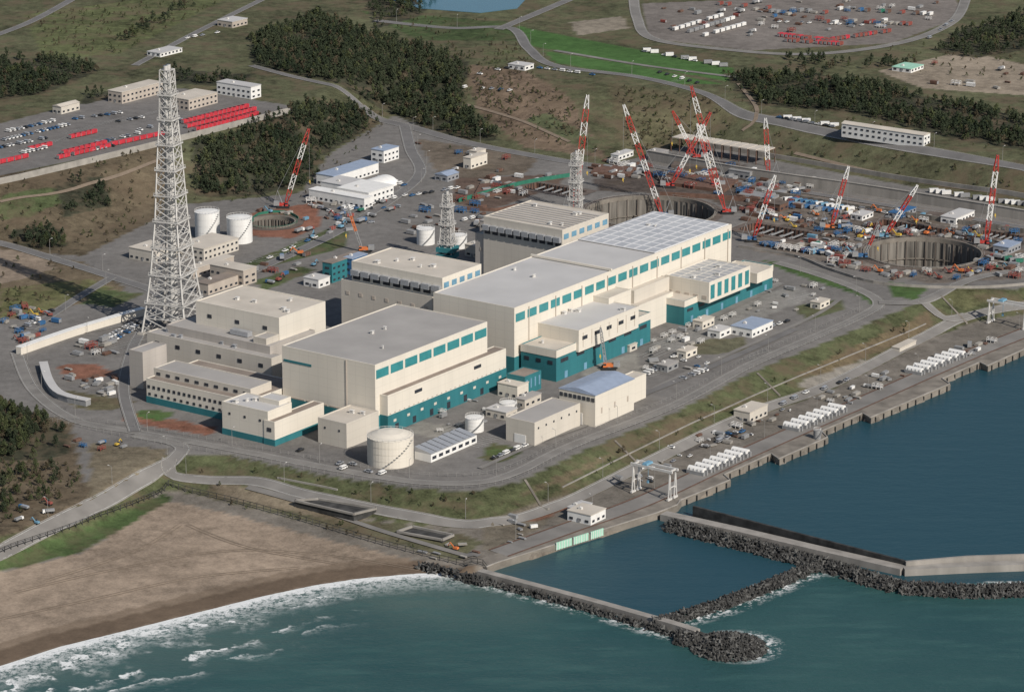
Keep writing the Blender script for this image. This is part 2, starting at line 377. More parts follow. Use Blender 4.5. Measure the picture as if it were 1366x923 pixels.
for i,((x,y,z),r) in enumerate(SH):
    mb=MB(); n=120
    for k in range(n):
        a0=2*math.pi*k/n; a1=2*math.pi*(k+1)/n
        c0,s0,c1,s1=math.cos(a0),math.sin(a0),math.cos(a1),math.sin(a1)
        j0=.5 if k%2 else 0; j1=0 if k%2 else .5
        def q(ra,za,rb,zb,mi,w0=0,w1=0):
            o=len(mb.v); mb.v+=[((ra+w0)*c0,(ra+w0)*s0,za),((ra+w1)*c1,(ra+w1)*s1,za),((rb+w1)*c1,(rb+w1)*s1,zb),((rb+w0)*c0,(rb+w0)*s0,zb)]; mb.f.append([o,o+1,o+2,o+3]); mb.m.append(mi)
        q(r,-58,r,-2,0,-j0,-j1); q(r-.2,-2,r-.2,.8,1); q(r-.2,.8,r+.8,.8,1); q(r+.8,.8,r+.8,.1,1); q(r+.8,.1,r+5.5,.1,2)
        for zz in (-12,-21): q(r-1,zz,r-1,zz-.7,1)
    mb.cyl(0,0,r,r,-58.5,-58,40,3)
    # strutting frames and ladders hung on the pit wall
    for k in range(0,36):
        a0=2*math.pi*k/36; mb.strut(((r-1.2)*math.cos(a0),(r-1.2)*math.sin(a0),-26),((r-1.2)*math.cos(a0),(r-1.2)*math.sin(a0),-1),.18,2)
    root=ob('excavation_pit',mb.build('excavation_pit',[PITM,QUAYM,DIRTB,DIRTB]),loc=(x,y,z),label=SHL[i],cat='pit')
    rl=MB()
    for k in range(48):
        a0=2*math.pi*k/48; a1=2*math.pi*(k+1)/48; p=((r+1.6)*math.cos(a0),(r+1.6)*math.sin(a0)); q_=((r+1.6)*math.cos(a1),(r+1.6)*math.sin(a1))
        rl.strut((p[0],p[1],.1),(p[0],p[1],1.6),.06); rl.strut((p[0],p[1],1.6),(q_[0],q_[1],1.6),.06)
    ob('safety_railing',rl.build('safety_railing',[GREEN if i==1 else FENCEM]),parent=root)
for (x,y,la,lb,dp) in TR:
    mb=MB()
    def wq(p,q_,z0,z1,mi): o=len(mb.v); mb.v+=[(*p,z0),(*q_,z0),(*q_,z1),(*p,z1)]; mb.f.append([o,o+1,o+2,o+3]); mb.m.append(mi)
    cs=[(0,0),(la,0),(la,lb),(0,lb)]
    for i in range(4):
        p,q_=cs[i],cs[(i+1)%4]; wq(p,q_,-dp,.15,0)
        n_=int(math.hypot(q_[0]-p[0],q_[1]-p[1])/3)
        for k in range(1,n_):
            t=k/n_; px,py=p[0]+(q_[0]-p[0])*t,p[1]+(q_[1]-p[1])*t; cx_,cy_=la/2-px,lb/2-py; L_=math.hypot(cx_,cy_); mb.strut((px+cx_/L_*.3,py+cy_/L_*.3,-dp),(px+cx_/L_*.3,py+cy_/L_*.3,.6),.2,1)
    o=len(mb.v); e=4.8; mb.v+=[(-e,-e,.16),(la+e,-e,.16),(la+e,lb+e,.16),(-e,lb+e,.16),(0,0,.16),(la,0,.16),(la,lb,.16),(0,lb,.16),(0,0,-dp),(la,0,-dp),(la,lb,-dp),(0,lb,-dp)]
    for i in range(4): j=(i+1)%4; mb.f.append([o+i,o+j,o+4+j,o+4+i]); mb.m.append(2)
    mb.f.append([o+8,o+9,o+10,o+11]); mb.m.append(2)
    root=ob('excavation_trench',mb.build('excavation_trench',[RUST,CONCD,DIRTB]),loc=(x,y,hgt(x,y)),rot=AN,label='deep rectangular trench with sheet pile shoring',cat='pit')
    st=MB()
    for k in range(1,6): st.strut((0,lb*k/6,-1.5),(la,lb*k/6,-1.5),.4); st.strut((0,lb*k/6,-4.5),(la,lb*k/6,-4.5),.4)
    ob('shoring_beam',st.build('shoring_beam',[GREY]),parent=root)
# ------------------------------------------------------------ water
wx=np.concatenate([[-20000,-8000,-3000,-1200,-700],np.arange(-420,-20,2.5),np.arange(-20,460,6),[700,1500,4000,9000,20000]])
wy=np.concatenate([[-9000,-2000,0,700,1050],np.arange(1150,1700,2.5),np.arange(1700,2300,12),[2500,4000,9000,25000]])
WX,WY=np.meshgrid(wx,wy); sd=pdist(WX,WY,beachline)
ish=pip(WX,WY,close(L_sh)); sd[ish&(sd<60)]*=-1; dsw=pdist(WX,WY,L_sh)
BW1=[P(u,v,-8) for u,v in [(640,764),(780,801),(905,836),(985,858)]]
BW2=[P(u,v,-8) for u,v in [(893,690),(985,714),(1090,738),(1210,768),(1290,774),(1500,760)]]
BW3=[P(u,v,-8) for u,v in [(1090,744),(1030,770),(960,798),(872,824)]]
bd=np.minimum(np.minimum(pdist(WX,WY,BW1)+3,pdist(WX,WY,BW2)),pdist(WX,WY,BW3)); tp=P(985,862,-12); bd=np.minimum(bd,np.maximum(0,np.hypot(WX-tp[0],WY-tp[1])-9))
harb=pip(WX,WY,[BW1[0],BW1[-1],BW3[-1],BW2[2],BW2[3],BW2[-1],(BW2[-1][0]+3000,BW2[-1][1]+3000),(500,2600),(0,1800)]).astype(float)
iw=np.arange(WX.size).reshape(WX.shape); FW=np.stack([iw[:-1,:-1],iw[:-1,1:],iw[1:,1:],iw[1:,:-1]],-1).reshape(-1,4)
inl=(ish&(dsw>15)).ravel(); FW=FW[~inl[FW].all(1)]
wm=bpy.data.materials.new('sea_water'); wm.use_nodes=True; nt=wm.node_tree; b=nt.nodes['Principled BSDF']
b.inputs['Specular IOR Level'].default_value=.35; b.inputs['IOR'].default_value=1.33
g=nt.nodes.new('ShaderNodeNewGeometry')
def attr(n_):
    a=nt.nodes.new('ShaderNodeAttribute'); a.attribute_name=n_; return a.outputs['Fac']
def ramp(x,a,b2,c=0,d=1):
    n=nt.nodes.new('ShaderNodeMapRange'); nt.links.new(x,n.inputs[0]); n.inputs[1].default_value=a; n.inputs[2].default_value=b2; n.inputs[3].default_value=c; n.inputs[4].default_value=d; return n.outputs[0]
def mixc(f,a,c):
    n=nt.nodes.new('ShaderNodeMix'); n.data_type='RGBA'; nt.links.new(f,n.inputs[0])
    for i,x in ((6,a),(7,c)):
        if isinstance(x,tuple): n.inputs[i].default_value=(*x,1)
        else: nt.links.new(x,n.inputs[i])
    return n.outputs[2]
sdA=attr('sd'); bdA=attr('bd'); hA=attr('harb')
big=noise(.012,4); med=noise(.06,6,.65); fine=noise(.45,5,.7)
mpn=nt.nodes.new('ShaderNodeMapping'); mpn.vector_type='POINT'; mpn.inputs['Rotation'].default_value=(0,0,-AN+.25); mpn.inputs['Scale'].default_value=(.25,1,1); nt.links.new(g.outputs['Position'],mpn.inputs[0])
swell=noise(.11,5,.6,mpn.outputs[0])
sx=nt.nodes.new('ShaderNodeSeparateXYZ'); nt.links.new(g.outputs['Position'],sx.inputs[0])
c=mixc(ramp(sdA,0,80),(.085,.125,.105),(.028,.078,.074))
c=mixc(ramp(big,.35,.65),c,(.020,.064,.064))
c=mixc(ramp(swell,.5,.68),c,(.036,.092,.086))
c=mixc(hA,c,(.017,.056,.073))
ph=mth('ADD',mth('MULTIPLY',sdA,1/19),mth('ADD',mth('MULTIPLY',noise(.024,3),3.4),mth('MULTIPLY',med,.9)))
fr=mth('FRACT',ph)
band=mth('MULTIPLY',ramp(fr,.0,.08),ramp(fr,.75,.10))
crest=mth('MULTIPLY',ramp(fr,.0,.05),ramp(fr,.26,.08))
along=ramp(noise(.05,3),.46,.54)
xw=ramp(sx.outputs[0],-60,-140)
zone=mth('MULTIPLY',mth('MULTIPLY',ramp(sdA,70,40),along),xw)
lace=ramp(mth('ADD',mth('MULTIPLY',fine,.7),mth('MULTIPLY',noise(1.6,3),.3)),.43,.54)
f1=mth('MULTIPLY',zone,mth('ADD',mth('MULTIPLY',band,mth('MULTIPLY',lace,.85)),mth('MULTIPLY',crest,ramp(fine,.40,.52))))
sw=mth('MULTIPLY',mth('MULTIPLY',ramp(sdA,26,6),mth('MULTIPLY',lace,.75)),ramp(sx.outputs[0],40,-60,.2,1))
edge=mth('MULTIPLY',ramp(sdA,7,1.5),ramp(fine,.25,.45))
tip=mth('MULTIPLY',ramp(bdA,12,5),ramp(mth('ADD',fine,mth('MULTIPLY',med,.6)),.78,.90))
foam=mth('MINIMUM',mth('MULTIPLY',mth('ADD',mth('ADD',mth('ADD',f1,sw),edge),tip),mth('SUBTRACT',1.0,hA)),1.0)
c=mixc(mth('MULTIPLY',ramp(sdA,80,15),.3),c,(.09,.135,.12))
c=mixc(foam,c,(.68,.69,.68))
nt.links.new(c,b.inputs['Base Color'])
nt.links.new(ramp(foam,0,1,.33,.9),b.inputs['Roughness'])
bp=nt.nodes.new('ShaderNodeBump'); bp.inputs['Distance'].default_value=1.2; nt.links.new(ramp(hA,0,1,.5,.3),bp.inputs['Strength'])
nt.links.new(mth('ADD',mth('ADD',mth('MULTIPLY',noise(.12,6,.65),.6),mth('MULTIPLY',fine,.5)),mth('MULTIPLY',swell,.9)),bp.inputs['Height']); nt.links.new(bp.outputs[0],b.inputs['Normal'])
me=npmesh('sea_water',np.stack([WX,WY,np.full(WX.shape,-12.0)],-1).reshape(-1,3),FW,[wm])
for n_,arr in (('sd',sd),('bd',bd),('harb',harb)):
    a_=me.attributes.new(n_,'FLOAT','POINT'); a_.data.foreach_set('value',arr.ravel().astype(np.float32))
ob('water',me,kind='structure',label='teal sea with surf breaking on sand',cat='sea')
# ------------------------------------------------------------ roads
def catmull(pts,step=4.0):
    out=[]; n=len(pts)
    for i in range(n-1):
        p0=pts[max(i-1,0)]; p1=pts[i]; p2=pts[i+1]; p3=pts[min(i+2,n-1)]
        L=math.hypot(p2[0]-p1[0],p2[1]-p1[1]); k=max(1,int(L/step))
        for j in range(k):
            t=j/k; out.append(tuple(.5*((2*p1[a])+(-p0[a]+p2[a])*t+(2*p0[a]-5*p1[a]+4*p2[a]-p3[a])*t*t+(-p0[a]+3*p1[a]-3*p2[a]+p3[a])*t**3) for a in (0,1)))
    out.append(tuple(pts[-1][:2])); return out
def ribbon(pts,offs,dz):
    V=[];Fc=[];n=len(pts);m=len(offs)
    for i,(x,y) in enumerate(pts):
        a=pts[max(i-1,0)]; b2=pts[min(i+1,n-1)]; dx,dy=b2[0]-a[0],b2[1]-a[1]; L=math.hypot(dx,dy)+1e-9; nx,ny=-dy/L,dx/L
        for o in offs:
            px,py=x+nx*o,y+ny*o; V.append((px,py,hgt(px,py)+dz))
    for i in range(n-1):
        for j in range(m-1):
            Fc.append((i*m+j,i*m+m+j,i*m+m+j+1,i*m+j+1))
    return V,Fc
ri=[0]
ROADP=[]
def road(px,w,m_=ASPH,lab='grey asphalt service road',lines=True,name='road'):
    ri[0]+=1; dz=.10+.013*ri[0]
    pts=catmull([T(u,v)[:2] for u,v in px]); ROADP.append((pts,w))
    V,Fc=ribbon(pts,[-w/2,-w/6,w/6,w/2],dz); r=ob(name,npmesh(name,V,Fc,[m_],False),kind='structure',label=lab,cat='road')
    if lines:
        for k,o in (('a',-w/2+.5),('b',w/2-.5)):
            V,Fc=ribbon(pts,[o-.09,o+.09],dz+.004); ob('road_marking',npmesh('road_marking',V,Fc,[PAINT],False),parent=r)
        for o in (-w/2-.15,w/2+.15):
            V,Fc=ribbon(pts,[o-.15,o+.15],dz+.12); ob('kerb',npmesh('kerb',V,Fc,[CONC],False),parent=r)
road([(22,470),(45,520),(100,560),(180,576),(260,590),(350,607),(460,628),(560,643),(640,643),(690,629),(760,595),(900,540),(1000,487),(1090,448),(1150,421),(1172,404),(1145,386),(1090,366),(1035,350)],6.5,ASPHL)
road([(226,612),(228,632),(270,640),(340,642),(420,662),(560,690),(650,697),(740,676),(850,624),(1000,553),(1110,512),(1240,446),(1300,420),(1400,408)],6.5,ASPHL,'pale concrete service road at slope foot')
road([(-60,770),(0,738),(60,706),(130,672),(190,638),(238,606),(236,592),(180,580)],7.5,ASPHL)
road([(665,738),(760,704),(860,668),(1000,603),(1150,537),(1300,471),(1420,424)],11,ASPHL,'stained concrete quayside roadway',False)
road([(480,140),(540,168),(620,190),(700,206),(800,222),(870,222)],10)
road([(540,168),(548,200),(560,232),(520,268),(440,315),(360,352),(280,385),(215,395)],8)
road([(-60,318),(0,325),(70,345),(150,370),(215,395),(190,425),(60,452),(22,470)],8)
road([(150,370),(100,400),(40,440)],6)
road([(500,28),(600,38),(680,38),(705,65),(740,88),(850,103),(930,122),(985,150),(1050,165),(1200,195),(1400,232)],8)
road([(-40,60),(40,30),(110,-8)],7); road([(180,88),(260,45),(350,0)],6); road([(335,88),(400,105),(480,140)],6)
road([(845,-5),(850,25),(870,52),(960,66),(1080,73),(1200,58),(1270,30),(1290,-5)],8,ASPHL)
road([(740,68),(860,88),(985,104)],5,ASPHL,'narrow pale farm track',False)
road([(665,40),(760,0)],8); road([(215,395),(190,440),(175,470),(165,520),(180,576)],6)
road([(600,330),(560,350)],6); road([(870,222),(985,243),(1100,261),(1400,309)],7)
road([(1172,404),(1230,402),(1300,372),(1400,355)],7,ASPHL); road([(1230,402),(1260,425),(1290,422)],6,ASPHL)
road([(640,625),(720,590),(800,560),(870,520),(960,478),(1080,425),(1120,400)],3,ASPHL,'pale concrete pipe trench cover inside fence',False,'path')
road([(985,112),(1010,150),(990,175)],3,TRACK,'dirt track over slope',False,'path'); road([(620,140),(690,160),(760,190)],3,TRACK,'dirt track over brown slope',False,'path'); road([(1060,205),(1200,238),(1366,262)],3,TRACK,'dirt track on grass terrace',False,'path')
road([(0,270),(90,255),(210,215)],3,TRACK,'dirt track on hillside',False,'path'); road([(330,650),(420,676),(520,712),(640,742)],3.5,ASPHL,'narrow pale path behind beach',False,'path')
road([(820,470),(900,445),(1000,400),(1040,378)],5,ASPHL,'pale paved road along turbine annex',False); road([(850,530),(960,485),(1060,440)],5,ASPH,'asphalt yard road inside fence',False)
for pl_ in ([(20,790),(150,760),(300,735),(430,740),(560,760)],[(-20,830),(120,800),(260,770),(400,757)],[(60,775),(180,735),(240,700)],[(250,700),(330,730),(450,752)]):
    pts=catmull([T(u,v)[:2] for u,v in pl_])
    for o in (-1,1):
        ri[0]+=1; V,Fc=ribbon(pts,[o-.3,o+.3],.03+.003*ri[0]); ob('sand_track',npmesh('sand_track',V,Fc,[TRACK],False),kind='structure',label='wheel track pressed in beach sand',cat='track')
for off in (-6,6):
    pts=[(x,y) for x,y in ROADP[3][0]]
    V,Fc=ribbon(pts,[off-.5,off-.2,off+.2,off+.5],.31+.004*(off>0)); ob('crane_rail',npmesh('crane_rail',V,Fc,[RUST],False),kind='structure',label='rusty gantry crane rail set in quay paving',cat='rail')
def hatch(u,v,LA,LB,sp,alongA=True):
    x,y,z=T(u,v); V=[];Fc=[]; n=int((LA if alongA else LB)/sp)
    def pt(a,b2): return (x+A[0]*a+B[0]*b2,y+A[1]*a+B[1]*b2,z+.46)
    for i in range(n+1):
        o=len(V); s_=i*sp
        V+= [pt(s_-.12,0),pt(s_+.12,0),pt(s_+.12,LB),pt(s_-.12,LB)] if alongA else [pt(0,s_-.12),pt(LA,s_-.12),pt(LA,s_+.12),pt(0,s_+.12)]
        Fc.append((o,o+1,o+2,o+3))
    ob('road_marking',npmesh('road_marking',V,Fc,[PAINT]),kind='structure',label='white painted parking bay lines on asphalt',cat='marking')
for h_ in [(862,508,26,5,2.6),(905,512,30,5,2.6),(1000,482,24,5,2.6),(1010,395,30,12,3),(890,462,22,10,2.6),(870,480,24,9,3,False),(640,598,20,8,2.6),(600,582,24,9,3,False),(1060,405,22,6,3),(470,290,26,6,3),(520,262,26,6,2.6),(350,352,22,8,3),(150,470,26,6,2.6),(20,205,60,5,2.6),(90,180,60,5,2.6),(160,165,60,5,2.6),(640,110,24,6,3),(890,115,30,6,3),(400,330,20,8,3)]: hatch(*h_)
# ------------------------------------------------------------ buildings
FOOT=[(x-2*(A[0]+B[0]),y-2*(A[1]+B[1]),la+4,lb+4) for (x,y,la,lb,dp) in TR]
def blocked(x,y,m=1.5):
    for (px,py,lx,ly) in FOOT:
        dx,dy=x-px,y-py; a=dx*A[0]+dy*A[1]; b2=dx*B[0]+dy*B[1]
        if -m<a<lx+m and -m<b2<ly+m: return True
    for (x0,y0,z0),r in SH:
        if math.hypot(x-x0,y-y0)<r+4: return True
    return False
PC={}
def boxmesh(name,lx,ly,lz,m_):
    k=(name,round(lx,1),round(ly,1),round(lz,1),m_.name)
    if k not in PC:
        mb=MB(); mb.box(0,0,0,lx,ly,lz); PC[k]=mb.build(name,[m_])
    return PC[k]
class Bld:
    def __init__(s,name,label,cat,u,vt,z,zb=0,group=None):
        p=P(u,vt,z); s.p=p; s.zb=zb
        s.root=ob(name,None,loc=(p[0],p[1],zb),rot=AN,label=label,cat=cat,group=group)
    def part(s,name,me,x=0,y=0,z=0,rot=0):
        return ob(name,me,parent=s.root,loc=(x,y,z-s.zb),rot=rot)
    def vol(s,u,vt,zt,uR,uL,wall,roof,z0=None,band=None,bm=None,par=.9,lx=None,ly=None,bands=()):
        z0=s.zb-.3 if z0 is None else z0
        p=P(u,vt,zt); dx,dy=p[0]-s.p[0],p[1]-s.p[1]
        x=dx*A[0]+dy*A[1]; y=dx*B[0]+dy*B[1]
        lx=slen(p,zt,A,uR) if lx is None else lx; ly=slen(p,zt,B,uL) if ly is None else ly
        FOOT.append((p[0],p[1],lx,ly))
        mb=MB(); mb.box(0,0,0,lx,ly,zt-par-z0); s.part('wall',mb.build('wall',[wall]),x,y,z0)
        if par>0:
            t=.5; mb=MB(); mb.box(0,0,0,lx,t,par); mb.box(0,ly-t,0,lx,ly,par); mb.box(0,t,0,t,ly-t,par); mb.box(lx-t,t,0,lx,ly-t,par)
            s.part('parapet',mb.build('parapet',[wall]),x,y,zt-par+.003)
            mb=MB(); mb.box(t+.003,t+.003,0,lx-t-.003,ly-t-.003,par*.55); s.part('roof',mb.build('roof',[roof]),x,y,zt-par+.003)
        else:
            mb=MB(); mb.box(-.3,-.3,0,lx+.3,ly+.3,.35); s.part('roof',mb.build('roof',[roof]),x,y,zt+.003)
        bl=list(bands)
        if band: bl.append((s.zb,s.zb+band,bm or TEAL))
        for (a,b2,m_) in bl:
            e=.18; mb=MB(); mb.box(-e,-e,0,lx+e,-.002,b2-a); mb.box(-e,-.002,0,-.002,ly+e,b2-a)
            mb.box(lx+.002,0,0,lx+e,ly+e,b2-a); mb.box(0,ly+.002,0,lx,ly+e,b2-a)
            s.part('cladding_band',mb.build('cladding_band',[m_]),x,y,a)
        return dict(x=x,y=y,lx=lx,ly=ly,zt=zt,z0=z0)
    def rowA(s,v,n,zl,zh,fr=.6,m_=DARK,name='window',a=0,b=1,th=.2):
        L=v['lx']*(b-a); w=L/n*fr; me=boxmesh(name,w,th+.05,zh-zl,m_)
        for i in range(n): s.part(name,me,v['x']+v['lx']*a+L*(i+.5)/n-w/2,v['y']-th,zl)
    def rowB(s,v,n,zl,zh,fr=.6,m_=DARK,name='window',a=0,b=1,th=.2):
        L=v['ly']*(b-a); w=L/n*fr; me=boxmesh(name,th+.05,w,zh-zl,m_)
        for i in range(n): s.part(name,me,v['x']-th,v['y']+v['ly']*a+L*(i+.5)/n-w/2,zl)
    def vents(s,v,n,sz=2.5,m_=WHITET,seed=1,name='roof_vent'):
        r=random.Random(seed)
        for i in range(n):
            w=sz*r.uniform(.4,1.2); l=sz*r.uniform(.4,1.3); mb=MB(); mb.box(0,0,0,w,l,1.0*r.uniform(.6,1.3)); mb.box(-.2,-.2,1.5,w+.2,l+.2,1.7,t=.1); mb.box(w*.3,l*.3,.6,w*.7,l*.7,1.5)
            s.part(name,mb.build(name,[m_]),v['x']+r.uniform(.05,.9)*v['lx'],v['y']+r.uniform(.05,.9)*v['ly'],v['zt']-.4)
b1=Bld('turbine_building','cream turbine hall with grey flat roof and teal base','building',500,487,36)
v=b1.vol(500,487,36,650,376,CREAM,RGREY,band=9)
b1.rowA(v,8,28.5,33,.84,TEAL2); b1.vents(v,3,1.5,seed=3)
b1.part('pipe_riser',boxmesh('pipe_riser',.3,.5,26,BEIGE),v['x']-.35,v['y']+v['ly']*.3,9.5)
b1.part('cladding_band',boxmesh('cladding_band',.15,v['ly']*.3,1.2,TEAL),v['x']-.2,v['y']+v['ly']*.68,28)
b1.rowB(v,4,9.2,9.8,.9,BEIGE,'ledge'); b1.rowB(v,6,.3,3.5,.12,WHITE,'door')
w=b1.vol(517,528,20,675,500,CREAM,RBROWN,band=9.5)
b1.rowA(w,2,15.5,17.2,.12); b1.rowA(w,26,9.9,10.4,.25,BEIGE,'ledge'); b1.rowA(w,7,.5,4,.2,DARK,'door'); b1.rowA(w,9,5.2,6.6,.2,CREAM2,'louver')
w2=b1.vol(700,503,10,722,676,TEAL,RBROWN,par=.6); b1.rowA(w2,4,3,8,.3,LBLUE,'louver')
b2=Bld('turbine_building','very long cream turbine hall with light grey roof','building',686,411,37)
v=b2.vol(686,411,37,976,578,CREAM,RLIGHT,band=10)
b2.rowA(v,20,29,33.4,.76,TEAL2)
mb=MB(); mb.box(0,0,0,v['lx']*.36,v['ly']-1.4,.5); b2.part('panelled_roof',mb.build('panelled_roof',[RGRID]),v['x']+v['lx']*.63,.7+v['y'],37.003)
mb=MB(); mb.box(0,0,0,1.2,v['ly']+.8,1.2); b2.part('expansion_joint',mb.build('expansion_joint',[CREAM]),v['x']+v['lx']*.42,v['y']-.4,37)
b2.vents(v,4,2,seed=5)
for k in range(9):
    b2.part('downpipe',boxmesh('downpipe',.5,.4,24,BEIGE),v['x']+v['lx']*(.06+.115*k),v['y']-.42,11)
lo=b2.vol(742,468,17,868,695,TEAL,RTAN,par=.8,bands=[(13,17.05,CREAM)])
b2.rowA(lo,6,9.5,11.5,.45,DARK,'louver'); b2.rowA(lo,5,.3,4,.15,LBLUE,'door'); b2.rowB(lo,3,9,11,.4,DARK,'louver')
hi=b2.vol(772,441,24,852,716,CREAM,RLIGHT,z0=12); b2.rowA(hi,7,14,22,.03,BEIGE,'pilaster')
b2.rowA(hi,5,18,20,.4,DARK)
m1=b2.vol(812,398,27,842,785,CREAM,RTAN,z0=0); m2=b2.vol(852,408,16,898,826,CREAM,RTAN); m3=b2.vol(846,388,23,893,826,CREAM2,RTAN)
m4=b2.vol(806,420,20,830,790,CREAM,RTAN)
lo2=b2.vol(913,402,14,1031,874,TEAL,RTAN,par=.8,bands=[(10.5,14.05,CREAM)])
b2.rowA(lo2,8,7.2,8.8,.5,DARK); b2.rowA(lo2,6,.3,4,.15,LBLUE,'door')
hi2=b2.vol(946,377,23,1001,888,CREAM,RGRID2,z0=11); b2.rowA(hi2,6,13,21,.55,TEAL2); b2.rowB(hi2,5,13,15,.5,BEIGE,'louver')
hi3=b2.vol(1010,365,17,1031,960,CREAM,RTAN,z0=11)
for vv in (lo,hi,lo2,hi2): b2.vents(vv,4,2.2,seed=int(vv['lx']))
def reactor(lbl,u,vt,uR,uL,z,lows,wall,roof,seed):
    b=Bld('reactor_building',lbl,'building',u,vt,z)
    v=b.vol(u,vt,z,uR,uL,wall,roof); b.vents(v,5,2,seed=seed)
    return b,v
b3,v=reactor('pale reactor block with tan flat roof and louvres',590,371,642,469,41,None,CREAM,RTAN,2)
L3=b3.vol(577,396,30,600,455,CREAM2,RGREY); b3.rowB(v,9,33.5,36.5,.78,SILV,'awning',th=2.2); b3.rowB(v,9,31,33.3,.7,DARK,'louver'); b3.rowB(L3,7,22,24,.25,BEIGE,'vent_grille'); b3.rowA(v,5,35,38,.6,LBLUE,'louver')
b4,v=reactor('pale reactor block with ribbed tan roof behind hall',750,307,812,645,41,None,CREAM2,RTAN,4)
mb=MB()
for k in range(9): mb.box(v['lx']*.1+v['lx']*.8*k/9,1,0,v['lx']*.1+v['lx']*.8*k/9+1.6,v['ly']-1,.2)
b4.part('roof_rib',mb.build('roof_rib',[RGREY]),v['x'],v['y'],40.7)
L4=b4.vol(742,330,30,795,634,PINKG,RTAN); b4.rowB(v,10,33.5,36.5,.78,SILV,'awning',th=2.2); b4.rowB(v,10,31,33.3,.7,DARK,'louver'); b4.rowA(v,6,35,38,.6,LBLUE,'louver'); b4.rowB(L4,7,20,22,.2,BEIGE,'vent_grille')
b5,v=reactor('cream reactor block beside lattice stack',372,424,434,261,34,None,CREAM,RTAN,6)
L5=b5.vol(360,462,22,420,222,PINKG,RGREY); L6=b5.vol(362,478,18,376,196,CREAM2,RGREY); b5.rowB(L6,6,12,14,.2,DARK); b5.rowB(v,3,26,28,.15,DARK,'louver')
L7=b5.vol(355,452,25,372,338,CREAM2,RGREY); b5.vents(L5,8,3,SILV,seed=9); b5.vents(L6,5,2,SILV,seed=10)
for k in range(2):
    b5.part('ventilation_duct',boxmesh('ventilation_duct',4,12,2.5,SILV),L5['x']+6+9*k,L5['y']+20,22)
b6=Bld('service_building','cream office block with window rows and brown roof','building',332,535,13)
v=b6.vol(332,535,13,400,195,CREAM,RBROWN,band=3.5); b6.rowB(v,20,8,9.6,.45); b6.rowB(v,16,4.3,5.6,.35)
w=b6.vol(334,519,17,362,205,CREAM2,RGREY,z0=12); b6.rowB(w,10,13.5,15,.4)
w3=b6.vol(190,470,20,222,172,PINKG,RGREY)
b7=Bld('service_building','square cream block with teal base','building',357,549,17)
v=b7.vol(357,549,17,389,296,CREAM,RLIGHT,band=3.2); b7.vents(v,3,2,seed=2); b7.rowB(v,3,11,12.2,.12)
w=b7.vol(366,563,12.5,432,352,CREAM,RBROWN,band=3.2); b7.rowB(w,1,7,9,.4)
w=b7.vol(372,535,19,388,345,CREAM,RLIGHT,z0=12)
b8=Bld('service_building','plain beige box building beside round tank','building',462,565,13)
v=b8.vol(462,565,13,505,424,CREAM2,RTAN); b8.vents(v,2,2,seed=8); b8.rowB(v,2,8,9,.1)
b9=Bld('warehouse','beige hall with grey roof near embankment','building',713,564,12)
v=b9.vol(713,564,12,774,675,CREAM2,RGREY); b9.rowB(v,1,0,4.5,.4,WHITE,'roller_door'); b9.rowA(v,6,8,9,.15)
b10=Bld('warehouse','tall cream hall with blue-grey metal roof','building',794,528,17)
v=b10.vol(794,528,16.5,846,746,CREAM,RBLUE,par=0); b10.rowB(v,8,13,15,.7); b10.rowB(v,1,0,6,.3,WHITE,'roller_door'); b10.rowA(v,3,6,9,.1,BEIGE,'louver')
mb=MB(); mb.hexa([(0,0,0),(v['lx'],0,0),(v['lx'],v['ly'],0),(0,v['ly'],0),(0,v['ly']*.45,1.8),(v['lx'],v['ly']*.45,1.8),(v['lx'],v['ly']*.55,1.8),(0,v['ly']*.55,1.8)]); b10.part('roof',mb.build('roof',[RBLUE]),v['x'],v['y'],16.9)
w=b10.vol(830,512,13,862,812,CREAM,RTAN)
def house(u,vb,vt,uR,uL,label,wall=CREAM2,roof=RTAN,gable=False,n=1,win=True,cat='building',name='building',band=None):
    x,y,z=T(u,vb); z=round(z,2); zt=ztop((x,y),vt)
    b=Bld(name,label,cat,u,vb,z,zb=z)
    b.p=(x,y); b.root.location=(x,y,z)
    lx=max(2,slen((x,y),zt,A,uR)); ly=max(2,slen((x,y),zt,B,uL))
    FOOT.append((x,y,lx,ly))
    h=zt-z; mb=MB(); mb.box(0,0,-1.5,lx,ly,h); b.part('wall',mb.build('wall',[wall]),0,0,z)
    if gable:
        mb=MB(); g_=min(lx,ly)*.14
        if lx>=ly: mb.hexa([(-.4,-.4,0),(lx+.4,-.4,0),(lx+.4,ly+.4,0),(-.4,ly+.4,0),(-.4,ly*.48,g_),(lx+.4,ly*.48,g_),(lx+.4,ly*.52,g_),(-.4,ly*.52,g_)])
        else: mb.hexa([(-.4,-.4,0),(lx+.4,-.4,0),(lx+.4,ly+.4,0),(-.4,ly+.4,0),(lx*.48,-.4,g_),(lx*.52,-.4,g_),(lx*.52,ly+.4,g_),(lx*.48,ly+.4,g_)])
        b.part('roof',mb.build('roof',[roof]),0,0,zt+.01)
    else:
        mb=MB(); mb.box(-.25,-.25,0,lx+.25,ly+.25,.4); b.part('roof',mb.build('roof',[roof]),0,0,zt+.01)
        if lx>5 and ly>5:
            mb=MB(); mb.box(0,0,0,1.4,1.8,1); mb.cyl(.7,.9,.45,.45,1,1.3,8); b.part('roof_vent',mb.build('roof_vent',[WHITET]),lx*.3,ly*.6,zt+.4)
    vv=dict(x=0,y=0,lx=lx,ly=ly,zt=zt,z0=z)
    if win and h>2.2:
        ns=max(1,int(h/3.6))
        for s_ in range(ns):
            zz=z+s_*3.5+1.1
            if zz+1.2<zt:
                b.rowA(vv,min(14,max(1,int(lx/4))),zz,zz+1.2,.42); b.rowB(vv,min(14,max(1,int(ly/4))),zz,zz+1.2,.42)
        b.part('door',boxmesh('door',.3,1.3,2.1,GREY),-.25,ly*.46,z)
    return b
